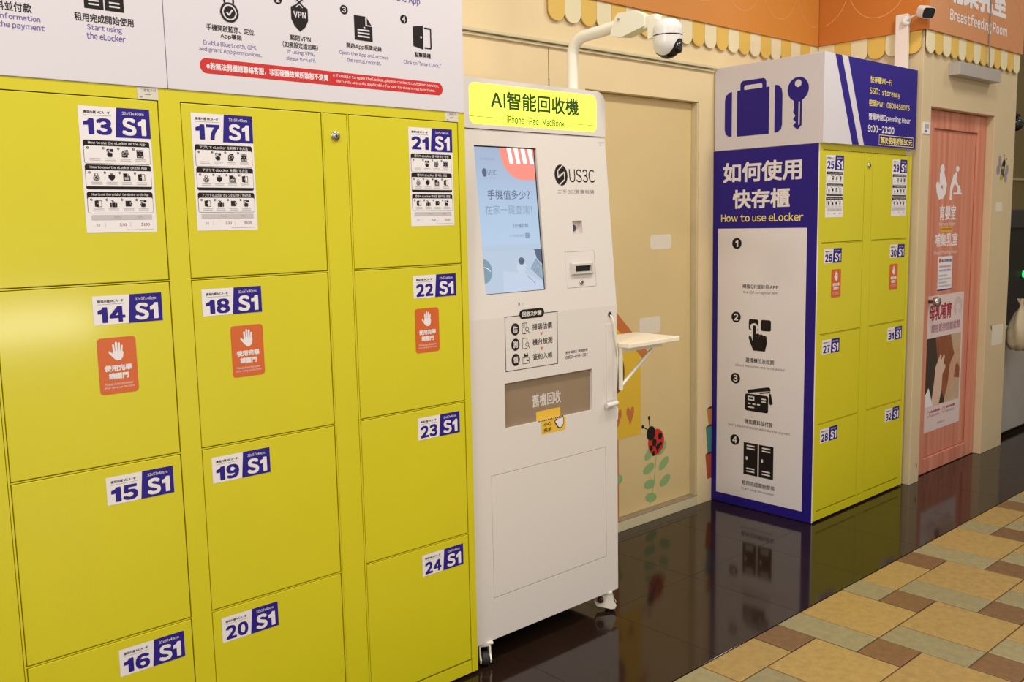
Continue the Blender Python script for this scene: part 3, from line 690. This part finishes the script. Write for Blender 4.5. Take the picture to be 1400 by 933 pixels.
s.poly([(-.212, 1.90), (-.217, 1.878), (-.235, 1.866), (-.253, 1.864), (-.253, 2.085), (-.235, 2.083), (-.217, 2.066), (-.212, 2.04)], blue, 2)
s.ell(-.131, 2.052, .055, .055, blue, 0, 28).ell(-.131, 2.078, .017, .017, whitep, 1)
s.poly([(-.152, 2.01), (-.110, 2.01), (-.110, 1.888), (-.131, 1.868), (-.155, 1.888), (-.140, 1.903), (-.155, 1.918), (-.143, 1.933), (-.155, 1.95), (-.150, 1.97)], blue, 1); s.rect(-.127, 1.89, -.120, 1.995, whitep, 2)
s.build('side_print', B)
s = Sheet((0, -.001, 0)); zl, zh = 1.8015, 2.202
s.poly([(2.197, zh), (2.256, zh), (2.434, zl), (2.371, zl)], blue, 0)
s.poly([(2.313, zh), (3.0275, zh), (3.0275, zl), (2.484, zl)], blue, 0)
s.text('快存櫃Wi-Fi', 2.530, 2.101, 2.748, 2.133, pyel, 1, .015); s.text('SSID：storeasy', 2.526, 2.042, 2.838, 2.078, pyel, 1, .01); s.text('密碼PW：0800458075', 2.522, 1.990, 2.946, 2.022, pyel, 1, .01)
s.text('營業時間Openning Hour', 2.522, 1.921, 2.962, 1.958, pw, 1, .018); s.text('9:00-23:00', 2.520, 1.868, 2.787, 1.902, pw, 1, .028)
s.frame(2.632, 1.810, 3.003, 1.860, .003, pyel, 1); s.text('首次使用折抵50元', 2.645, 1.818, 2.990, 1.851, pyel, 1, .025)
s.build('front_print', B)

# ================================================================== KIOSK
KX0, KX1, KY = .012, .712, .017
kk = .053/.605
K = thing('recycling_kiosk', (.362, .26, 0), 'tall white device recycling kiosk with glowing yellow sign and blue screen', 'kiosk')
P1 = lambda x, z, d: (x, KY+d, z)
P2 = lambda x, z, d: (x, KY+(z-1.16)*kk+d, z)
b = MB(); YBK = .50; br = .0
holes(b, P1, KX0, .08, KX1, 1.16, [(.157, .789, .578, .941, .012, bronze), (.0905, .2225, .6490, .6420, .006, gapm)], kiosk)
holes(b, P2, KX0, 1.16, KX1, 1.764, [(.0905, 1.237, .3645, 1.7135, .010, blackp), (.513, 1.423, .562, 1.469, .018, kiosk), (.4635, 1.2355, .6125, 1.3615, .004, gapm)], kiosk)
ya = KY; yb = KY+.604*kk
for x, o in ((KX0, 0), (KX1, 1)):
    v = [(x, ya, .08), (x, ya, 1.16), (x, yb, 1.764), (x, YBK, 1.764), (x, YBK, .08)]
    b.add(v, [(0, 1, 2, 3, 4) if o == 0 else (4, 3, 2, 1, 0)], kiosk)
b.add([(KX0, YBK, .08), (KX1, YBK, .08), (KX1, YBK, 1.764), (KX0, YBK, 1.764)], [(3, 2, 1, 0)], kiosk)
b.add([(KX0, ya, .08), (KX1, ya, .08), (KX1, YBK, .08), (KX0, YBK, .08)], [(3, 2, 1, 0)], kiosk)
b.add([(KX0, yb, 1.764), (KX1, yb, 1.764), (KX1, YBK, 1.764), (KX0, YBK, 1.764)], [(0, 1, 2, 3)], kiosk)
b.build('body', K)
# header with rounded top corners
pts = [(KX0, 1.7665), (KX1, 1.7665)]
for cx, a in ((KX1-.045, 0), (KX0+.045, 90)):
    for i in range(9):
        t = math.radians(a+90*i/8); pts.append((cx+.045*math.cos(t), 1.879+.045*math.sin(t)))
h = MB(); h.prism(pts, lambda p, d: (p[0], d, p[1]), .066, YBK, kiosk); H = h.build('header', K, bevel=.0015)
s = Sheet((0, .066, 0)); glow = mat('lit_sign', '#e3ff50', .4, emit=.9); dgreen = mat('sign_lettering', '#2c460f', .5)
s.rrect(.076, 1.780, .664, 1.9085, .022, glow, 0)
s.text('AI智能回收機', .166, 1.832, .574, 1.890, dgreen, 1, .022); s.text('iPhone · iPad · MacBook', .235, 1.790, .502, 1.815, dgreen, 1, .018)
s.rect(.076, 1.8025, .224, 1.8042, dgreen, 1); s.rect(.514, 1.8025, .662, 1.8042, dgreen, 1)
s.build('lit_sign', H, label='glowing yellow-green sign panel')
# screen
V2 = (0, kk, 1); N2 = (0, -1, kk)
def S2(d=0): return Sheet((0, KY-1.16*kk+d, 0), (1, 0, 0), V2, N2)
s = S2(.008)
m = bpy.data.materials.new('screen_glow'); m.use_nodes = True; nt = m.node_tree; bs = nt.nodes['Principled BSDF']; bs.inputs['Base Color'].default_value = (.02, .02, .03, 1); bs.inputs['Roughness'].default_value = .12
g = nt.nodes.new('ShaderNodeNewGeometry'); sx = nt.nodes.new('ShaderNodeSeparateXYZ'); mr = nt.nodes.new('ShaderNodeMapRange'); mr.inputs[1].default_value = 1.24; mr.inputs[2].default_value = 1.71
cr = nt.nodes.new('ShaderNodeValToRGB'); e = cr.color_ramp.elements; e[0].color = lin('#a9bcdd'); e[1].color = lin('#a3b4cc')
for ps, cc in ((.32, '#b4c6da'), (.34, '#b3cbe4'), (.6, '#aec5df')): q = e.new(ps); q.color = lin(cc)
nt.links.new(g.outputs['Position'], sx.inputs[0]); nt.links.new(sx.outputs[2], mr.inputs[0]); nt.links.new(mr.outputs[0], cr.inputs[0]); nt.links.new(cr.outputs[0], bs.inputs['Emission Color']); bs.inputs['Emission Strength'].default_value = 1.0
def em(n, c, k=.8):
    m_ = mat(n, c, .3, emit=k*1.2)
    m_.node_tree.nodes['Principled BSDF'].inputs['Base Color'].default_value = (.03, .03, .03, 1)
    return m_
s.rect(.0925, 1.239, .3575, 1.7095, m, 0)
cor = em('screen_coral', '#ff9080'); sw = em('screen_white', '#ffffff', 1.0)
pts = [(.3575, 1.7095), (.205, 1.7095)]+[(.300+.094*math.cos(t), 1.700+.094*math.sin(t)*1.0) for t in [math.radians(180+90*i/10) for i in range(1, 11)]]+[(.3575, 1.606)]
s.poly(pts, cor, 1)
for k in range(4): x = .236+.031*k; s.poly([(x, 1.7095), (x+.018, 1.7095), (x+.026, 1.660), (x+.009, 1.660)], sw, 2)
sd = em('screen_dark', '#50607c', .75); sg = em('screen_grey', '#8aa0b6', .75); s.full()
s.text('LI Moblie', .118, 1.668, .182, 1.677, sg, 1); s.ell(.132, 1.628, .010, .014, sd, 1, 16); s.text('US3C', .146, 1.620, .184, 1.637, sd, 1); s.text('二手3C', .135, 1.609, .184, 1.613, sg, 1)
s.text('手機值多少？', .138, 1.542, .325, 1.573, sd, 1, .004); s.text('在家一鍵查詢！', .123, 1.493, .330, 1.524, sg, 1)
s.text('3分鐘到帳', .235, 1.449, .308, 1.463, sd, 1); s.text('LI Mobile', .222, 1.419, .283, 1.428, sg, 1); s.rrect(.290, 1.413, .311, 1.431, .003, sg, 1)
s.rect(.0925, 1.239, .3575, 1.3735, em('screen_desk', '#b9c9de', .8), 1)
t1 = em('screen_teal', '#7e9db0', .75); s.poly([(.0925, 1.35)]+[(.094+.038*math.cos(t), 1.312+.04*math.sin(t)) for t in [math.radians(80-16*i) for i in range(11)]]+[(.0925, 1.272)], t1, 2); s.arc(.094, 1.285, .04, 40, 90, .0016, sw, 3, 8)
s.ell(.262, 1.318, .022, .022, em('screen_cup', '#c6d3e4', .8), 2); s.ell(.264, 1.339, .014, .012, sd, 3)
s.poly([(.325, 1.376), (.3575, 1.376), (.3575, 1.325), (.335, 1.345)], sd, 2); s.poly([(.303, 1.312), (.330, 1.345), (.3575, 1.318), (.3575, 1.268)], sg, 2)
for k in range(5): s.line([(.312+.010*k, 1.309-.007*k), (.333+.005*k, 1.336-.006*k)], .0012, em('screen_cup', '', .8), 3)
s.poly([(.175, 1.239), (.18, 1.31), (.29, 1.295), (.3575, 1.262), (.3575, 1.239)], em('screen_paper', '#c3d0e6', .8), 2); s.line([(.285, 1.29), (.32, 1.262)], .0015, sd, 3)
s.build('screen', K, label='lit pale blue screen with coral corner')
# logo and slots
s = S2(0); s.base = .0005
s.ell(.474, 1.626, .0315, .036, pk, 0, 32)
for a in ((.455, 1.634, .492, 1.655), (.456, 1.597, .493, 1.618)): pass
s.line([(.497, 1.650), (.459, 1.632), (.459, 1.612), (.484, 1.624), (.484, 1.634)], .0042, kiosk, 1) if False else None
s.line([(.486, 1.661), (.4585, 1.640), (.4585, 1.617), (.4830, 1.634)], .0042, kiosk, 1).line([(.4655, 1.620), (.490, 1.637), (.490, 1.611), (.462, 1.592)], .0042, kiosk, 1).line([(.4655, 1.620), (.4655, 1.628)], .0042, kiosk, 1)
s.text('US3C', .514, 1.602, .643, 1.648, pk, 0, 0); s.text('二手3C│買賣租賃', .450, 1.562, .636, 1.577, pgrey, 0)
s.text('二層電子秤', .672, 1.742, .706, 1.749, plg, 0); s.rect(.68, 1.735, .69, 1.737, plg, 0); s.build('logo_print', K, label='black round logo and US3C lettering')
t = MB(); t.lathe([(.011, 0), (.011, .004), (.008, .006)], mat('lens_violet', '#4d4456', .15), (.533, KY+(1.443-1.16)*kk+.017, 1.443), (0, -1, .08), 20); t.build('scan_lens', K)
def tbox(mb, x0, z0, x1, z1, d0, d1, m):
    q = [(x0, z0), (x1, z0), (x1, z1), (x0, z1)]; mb.add([P2(*p, d0) for p in q]+[P2(*p, d1) for p in q], [(0, 1, 2, 3), (7, 6, 5, 4)]+[(i, i+4, (i+1) % 4+4, (i+1) % 4) for i in range(4)], m)
t = MB(); tbox(t, .4645, 1.2365, .6115, 1.3605, .0002, .006, kiosk); F = t.build('service_flap', K, bevel=.0006)
t = MB()
q0 = [(.484, 1.279), (.598, 1.279), (.598, 1.324), (.484, 1.324)]; q1 = [(.489, 1.284), (.593, 1.284), (.593, 1.319), (.489, 1.319)]; q2 = [(.503, 1.291), (.583, 1.291), (.583, 1.312), (.503, 1.312)]
v = [P2(*p, 0) for p in q0]+[P2(*p, -.010) for p in q1]+[P2(*p, -.010) for p in q2]+[P2(*p, .0) for p in q2]
t.add(v, [(r*4+i, r*4+(i+1) % 4, r*4+4+(i+1) % 4, r*4+4+i) for r in (0, 1, 2) for i in range(4)], mat('slot_bezel', '#c5beb8', .35)); t.add(v[12:], [(0, 1, 2, 3)], blackp)
t.build('card_slot', F, label='raised grey card slot bezel')
t = MB(); t.lathe([(.009, 0), (.009, .003), (.006, .005)], steel, P2(.536, 1.253, 0), (0, -1, .08), 18); t.box(.5352, KY+.0025, 1.250, .5368, KY+.0035, 1.256, blackp); t.build('key_lock', F)
# lower front prints
s = Sheet((0, KY, 0)); s.frame(.163, .979, .406, 1.1615, .0022, pk, 0); s.rrect(.228, 1.148, .343, 1.179, .0155, pk, 1); s.text('回收3步驟', .241, 1.155, .330, 1.172, kiosk, 2, .03)
for z, c, t_ in ((1.1165, '估', '掃碼估價'), (1.0655, '測', '機台檢測'), (1.0145, '領', '簽約入帳')):
    s.ell(.2085, z, .0185, .0205, pk, 0); s.text(c, .198, z-.0115, .219, z+.0115, kiosk, 1, .03); s.text(t_, .287, z-.011, .380, z+.011, pk, 0, .008)
for z in (1.091, 1.040): s.poly([(.322, z+.005), (.336, z+.005), (.329, z-.006)], mat('arrow_orange', '#c9744f', .5), 0)
for z, k in ((1.1165, 0), (1.0655, 1), (1.0145, 2)):
    if k < 2:
        s.frame(.240, z-.018, .262, z+.018, .0016, pk, 0); s.arc(.262, z-.004, .007, 0, 360, .0018, pk, 0, 12); s.line([(.267, z-.010), (.273, z-.018)], .002, pk, 0)
        s.line([(.246, z-.018), (.256, z-.018)], .003, pk, 0)
        if k == 0:
            for q in range(4): s.rect(.244+.006*(q % 2), z+.002+.007*(q//2), .247+.006*(q % 2), z+.006+.007*(q//2), pk, 0)
    else:
        s.frame(.240, z-.018, .270, z+.004, .0016, pk, 0); s.poly([(.245, z+.006), (.25, z+.018), (.256, z+.010), (.262, z+.02), (.266, z+.006)], pk, 0); s.rect(.26, z-.01, .267, z-.005, pk, 0)
s.text('更多資訊｜使用教學', .444, 1.007, .556, 1.018, pk, 0, .01); s.text('0800-058-084', .444, .990, .556, 1.0015, pk, 0, .01)
s.ell(.229, 1.1995, .0022, .0052, blackp, 0, 12); s.ell(.245, 1.1985, .002, .003, plg, 0, 10)
s.build('instruction_print', K)
s = Sheet((0, KY+.012, 0)); s.text('舊機回收', .292, .838, .430, .882, mat('window_lettering', '#d5ccc6', .5), 0, .015)
s.rrect(.309, .789, .426, .822, .006, mat('sticker_yellow', '#e3b73a', .5), 0)
s.build('window_print', K)
s = Sheet((0, KY, 0)); sy = MATS['sticker_yellow']; s.rrect(.322, .742, .440, .789, .006, sy, 0)
s.poly([(.306, .7885), (.430, .7885)]+[(.430-.124*i/28, .7885+(.006 if i % 2 else 0)) for i in range(1, 28)], pk, 1)
s.text('小心', .332, .768, .370, .783, pk, 1, .02); s.text('夾手', .332, .747, .370, .762, pk, 1, .02)
s.poly([(.384, .780), (.392, .786), (.430, .788), (.431, .766), (.424, .755), (.411, .749), (.401, .754), (.388, .770)], pk, 1); s.poly([(.388, .778), (.393, .782), (.398, .778), (.400, .786), (.427, .787), (.428, .767), (.422, .758), (.411, .753), (.403, .758), (.392, .772)], pw, 2)
s.build('caution_sticker', K, label='yellow pinch warning sticker')
t = MB(); t.box(.0920, KY+.0004, .2240, .6475, KY+.005, .6405, kiosk); t.build('lower_door', K, bevel=.0012)
t = MB(); t.lathe([(.0075, 0), (.0095, .0015), (.0075, .003)], rubber, (.674, KY, 1.129), (0, -1, 0), 18); t.build('cable_grommet', K)
t = MB(); t.tube([(.674, KY+.004, 1.129), (.676, KY-.010, 1.120), (.683, KY-.012, 1.09), (.695, KY-.008, 1.04), (.708, KY-.006, .99), (.719, KY+.002, .93), (.722, KY+.012, .85), (.719, KY+.01, .78), (.717, KY+.008, .74)], .0032, camw2, 8)
t.tube([(.725, KY+.07, .97), (.730, KY+.05, .93), (.731, KY+.03, .86), (.726, KY+.015, .78), (.722, KY+.01, .73)], .0028, camw2, 8); t.cyl((.718, KY+.008, .775), (.717, KY+.008, .735), .006, camw2, 12); t.build('cable', K)
t = MB(); t.box(.654, KY-.003, .812, .686, KY, 1.095, kiosk); Hn = t.build('swing_handle', K, bevel=.0015)
t = MB(); t.tube([(.640, KY-.012, .797), (.668, KY-.014, .798), (.697, KY-.012, .800)], .0095, kiosk, 14); t.box(.660, KY-.010, .79, .680, KY, .806, kiosk); t.build('handle_grip', Hn)
# folding shelf on the right flank
t = MB(); t.box(KX1+.004, -.040, 1.003, 1.012, .185, 1.021, mat('shelf_white', '#eee3cd', .35)); SH = t.build('folding_shelf', K, bevel=.003)
for y in (.0, .145):
    t = MB(); t.box(KX1+.004, y, .985, .955, y+.012, 1.003, camw2); t.box(KX1+.004, y, .845, KX1+.014, y+.012, .985, camw2)
    t.tube([(KX1+.014, y+.006, .862), (.80, y+.006, .912), (.90, y+.006, .978)], .0065, camw2, 8)
    t.build('shelf_bracket', SH)
# casters
def caster(x, y, ang, bolt):
    c = MB(); ca, sa = math.cos(ang), math.sin(ang)
    def Q(a, bq, z): return (x+a*ca-bq*sa, y+a*sa+bq*ca, z)
    def bx(a0, a1, b0, b1, z0, z1, m): c.add([Q(a, b_, z) for z in (z0, z1) for b_ in (b0, b1) for a in (a0, a1)], [(0, 2, 3, 1), (4, 5, 7, 6), (0, 1, 5, 4), (2, 6, 7, 3), (0, 4, 6, 2), (1, 3, 7, 5)], m)
    bx(-.028, .028, -.028, .028, .074, .080, camw2)
    for sgn in (-1, 1):
        pts = [(-.030, .074), (.026, .074), (.036, .040), (.044, .026), (.038, .013), (.024, .011), (.0, .016), (-.030, .022), (-.040, .04)] if bolt else [(-.024, .074), (.024, .074), (.028, .040), (.040, .026), (.036, .014), (.022, .012), (.004, .03), (-.026, .052)]
        c.prism(pts, lambda p, d: Q(p[0], d, p[1]), sgn*.0145, sgn*.020, camw2)
    bx(-.024, .024, -.019, .019, .066, .074, camw2)
    o = c.build('caster', K, label='white swivel caster')
    wv = MB(); a0 = Vector(Q(.018, -.012, .024)); a1 = Vector(Q(.018, .012, .024)); wv.lathe([(.010, 0), (.0235, .001), (.024, .005), (.024, .019), (.0235, .023), (.010, .024)], rubber, a0, a1-a0, 24); wv.build('wheel', o)
    if bolt:
        wv = MB(); a0 = Vector(Q(-.016, -.019, .050)); wv.lathe([(.012, 0), (.012, .012), (.007, .014)], mat('brake_red', '#4a1614', .35), a0, Vector(Q(-.016, -.03, .050))-a0, 16); wv.build('brake', o)
caster(.060, .042, math.radians(-118), False); caster(.668, .046, math.radians(-48), True); caster(.065, .44, .4, False); caster(.665, .44, 1.2, False)

# ================================================================== SECURITY CAMERA ON A BENT POLE
T = thing('security_camera', (.655, .172, 1.92), 'large white dome security camera on a bent white pole above the kiosk', 'camera')
t = MB(); pts = [(.655, .172, 1.9245), (.655, .172, 2.055)]
for i in range(1, 10):
    a = math.radians(88*i/9); pts.append((.655, .172-.065*(1-math.cos(a)), 2.055+.065*math.sin(a)))
pts += [(.655, .02, 2.1245), (.655, -.055, 2.131)]
t.tube(pts, .0205, camw2, 20); t.lathe([(.034, 0), (.034, .006), (.022, .008)], camw2, (.655, .172, 1.9245)); t.build('pole', T)
t = MB(); t.prism([(.0, 2.095), (-.055, 2.085), (-.150, 2.105), (-.150, 2.140), (-.11, 2.162), (-.035, 2.166), (-.02, 2.15)], lambda p, d: (d, p[0]-.03, p[1]), .632, .678, camw2)
t.box(.638, -.225, 2.098, .672, -.17, 2.138, camw2); t.prism([(-.205, 2.062), (-.275, 2.062), (-.275, 2.10), (-.23, 2.128), (-.205, 2.128)], lambda p, d: (d, p[0]+.012, p[1]), .636, .674, camw2)
t.build('mount', T, bevel=.003); t = MB(); t.cyl((.633, -.07, 2.145), (.629, -.07, 2.145), .005, steel, 12); t.build('screw', T)
cc = Vector((.655, -.262, 2.052)); Rr = .048
t = MB(); t.lathe([(Rr*1.0, 0), (Rr*1.0, .018), (Rr*.96, .030), (Rr*.80, .043), (Rr*.5, .052), (.002, .055)], camw, cc+Vector((0, 0, .012)), seg=36); t.build('cap', T)
t = MB(); t.lathe([(Rr*.985, 0), (Rr*.985, .005)], blackp, cc+Vector((0, 0, .008)), seg=36); t.build('seam_ring', T)
side = Vector((-.80, -.60, 0)).normalized(); lens = Vector((.22, -.97, 0)).normalized(); side = Vector((lens.y, -lens.x, 0))
shell = MB(); eye = MB(); NU, NV = 160, 100
def sp(i, j, k=1.0):
    ph = 2*math.pi*i/NU; 
    if j <= 24: z = .008-.018*j/24; r = 1
    else:
        a = math.pi/2*(j-24)/(NV-24); z = -.010-Rr*1.15*math.sin(a); r = math.cos(a)
    return cc+Vector((Rr*k*r*math.cos(ph), Rr*k*r*math.sin(ph), z*k if k != 1 else z))
for i in range(NU):
    for j in range(NV):
        q = [sp(i, j), sp(i+1, j), sp(i+1, j+1), sp(i, j+1)]; ce = sum(q, Vector())/4-cc; sd_ = abs(ce.dot(side))/Rr; l = ce.dot(lens)/Rr
        isl = sd_ < .60 and (l > 0 or ce.z < -.044) and ce.z < -.004-.016*(sd_/.56)**4
        if not isl: shell.add(q, [(3, 2, 1, 0)], camw, True)
shell.build('shell', T)
for i in range(NU):
    for j in range(NV):
        q = [sp(i, j, .955), sp(i+1, j, .955), sp(i+1, j+1, .955), sp(i, j+1, .955)]; eye.add(q, [(3, 2, 1, 0)], blackp, True)
e0 = cc+Vector((0, 0, -.030))+lens*.036; eye.lathe([(.019, 0), (.018, .008), (.012, .011)], blackp, e0, lens, 20); eye.build('eyeball', T, label='black camera eyeball')

# small camera and duct behind the right header
T = thing('cable_duct', (3.03, .105, 2.206), 'white upright cable duct on the alcove side wall behind the header box', 'cable duct')
t = MB(); t.box(3.018, .056, 2.206, 3.0435, .122, 2.492, camw2); t.build('duct_body', T, bevel=.002)
t = MB(); t.box(3.014, .054, 2.206, 3.018, .117, 2.494, mat('duct_cover_white', '#e3d8d0', .4)); t.build('duct_cover', T, bevel=.001)
T = thing('small_camera', (3.03, .02, 2.44), 'small white box camera with black face on the cable duct top', 'camera')
t = MB(); t.lathe([(.024, 0), (.024, .008), (.015, .012)], camw, (3.016, .064, 2.456), (-.6, -.8, 0), 20); t.build('wall_plate', T)
t = MB(); t.tube([(3.009, .055, 2.460), (3.006, .035, 2.470), (3.002, -.012, 2.480)], .005, camw, 10); t.build('arm', T)
c = MB(); fx = Vector((-.45, -.80, -.38)).normalized(); rx = fx.cross(Vector((0, 0, 1))).normalized(); ux = rx.cross(fx); c0 = Vector((3.002, -.043, 2.482))
pts = []
for cx, cy, a in ((.020, -.012, -90), (.020, .012, 0), (-.020, .012, 90), (-.020, -.012, 180)):
    for i in range(5):
        t_ = math.radians(a+90*i/4); pts.append((cx+.016*math.cos(t_), cy+.016*math.sin(t_)))
c.prism(pts, lambda p, d: c0+rx*p[0]+ux*p[1]+fx*d, -.025, .025, camw); c.build('camera_body', T, bevel=.003)
c = MB(); c.prism([(p[0]*.92, p[1]*.9) for p in pts], lambda p, d: c0+rx*p[0]+ux*p[1]+fx*d, .025, .027, blackp); c.build('camera_face', T)

# ================================================================== FAR RIGHT
T = thing('dome_camera', (4.40, .10, 2.06), 'dark domed camera sticking out behind the cream pillar', 'camera')
t = MB(); t.box(4.34, .085, 2.075, 4.68, .115, 2.09, blackp); t.build('arm', T)
t = MB(); t.lathe([(.045*math.sin(math.pi*k/14)+.001, -.045*math.cos(math.pi*k/14)) for k in range(15)], blackp, (4.65, .10, 2.03), seg=24); t.build('dome', T)
T = thing('counter', (4.8, .35, 0), 'low grey cabinet standing behind the cream pillar at the right edge', 'cabinet')
t = MB(); t.box(4.5, .065, .03, 5.15, .62, .70, mat('grey_laminate', '#aaa49e', .45)); t.box(4.52, .09, .0, 5.13, .6, .03, blackp); t.build('body', T, bevel=.006)
t = MB(); t.box(4.49, .055, .701, 5.16, .63, .725, mat('counter_top', '#b0aaa3', .4)); t.build('top', T, bevel=.004)
T = thing('black_machine', (4.85, .38, .726), 'black machine with a green light on the grey cabinet at the right edge', 'machine')
t = MB(); bm_ = mat('machine_black', '#100f12', .5); t.box(4.52, .12, .726, 5.2, .60, 1.42, bm_); t.box(4.50, .10, 1.36, 5.22, .62, 1.49, mat('machine_lid', '#2c2a28', .5)); t.build('housing', T, bevel=.012)
t = MB(); t.lathe([(.030, 0), (.030, .006), (.02, .010)], rubber, (4.93, .12, 1.055), (0, -1, 0), 20); LR = t.build('lamp_ring', T)
t = MB(); t.lathe([(.024, .010), (.020, .018), (.006, .022)], mat('green_lamp', '#1fcf6a', .3, emit=1.2), (4.93, .12, 1.055), (0, -1, 0), 20); t.build('green_lamp', T)
random.seed(3)
t = MB(); prof = [(.01, 0), (.10, .006), (.135, .05), (.14, .12), (.12, .18), (.08, .24), (.035, .28), (.03, .30), (.055, .335), (.05, .337)]
t.lathe(prof, mat('plastic_bag', '#b5a689', .45, noise=.08, nscale=14), (4.80, -.13, .0), seg=28)
for i, p in enumerate(t.v):
    k = i//28; a = 2*math.pi*(i % 28)/28
    f_ = 1+.10*math.sin(a*3+k*.8)+.06*math.sin(a*7+k); p.x = 4.50+(p.x-4.80)*f_*.85; p.y = -.045+(p.y+.13)*f_*.55
    p.z = .60+p.z*.95+.006*math.sin(a*5+k)
t.v = [Vector((p.x, p.y, p.z)) for p in t.v]
BG = t.build('plastic_bag'); tag(BG, 'beige knotted plastic bag hanging in front of the black machine at right', 'bag')
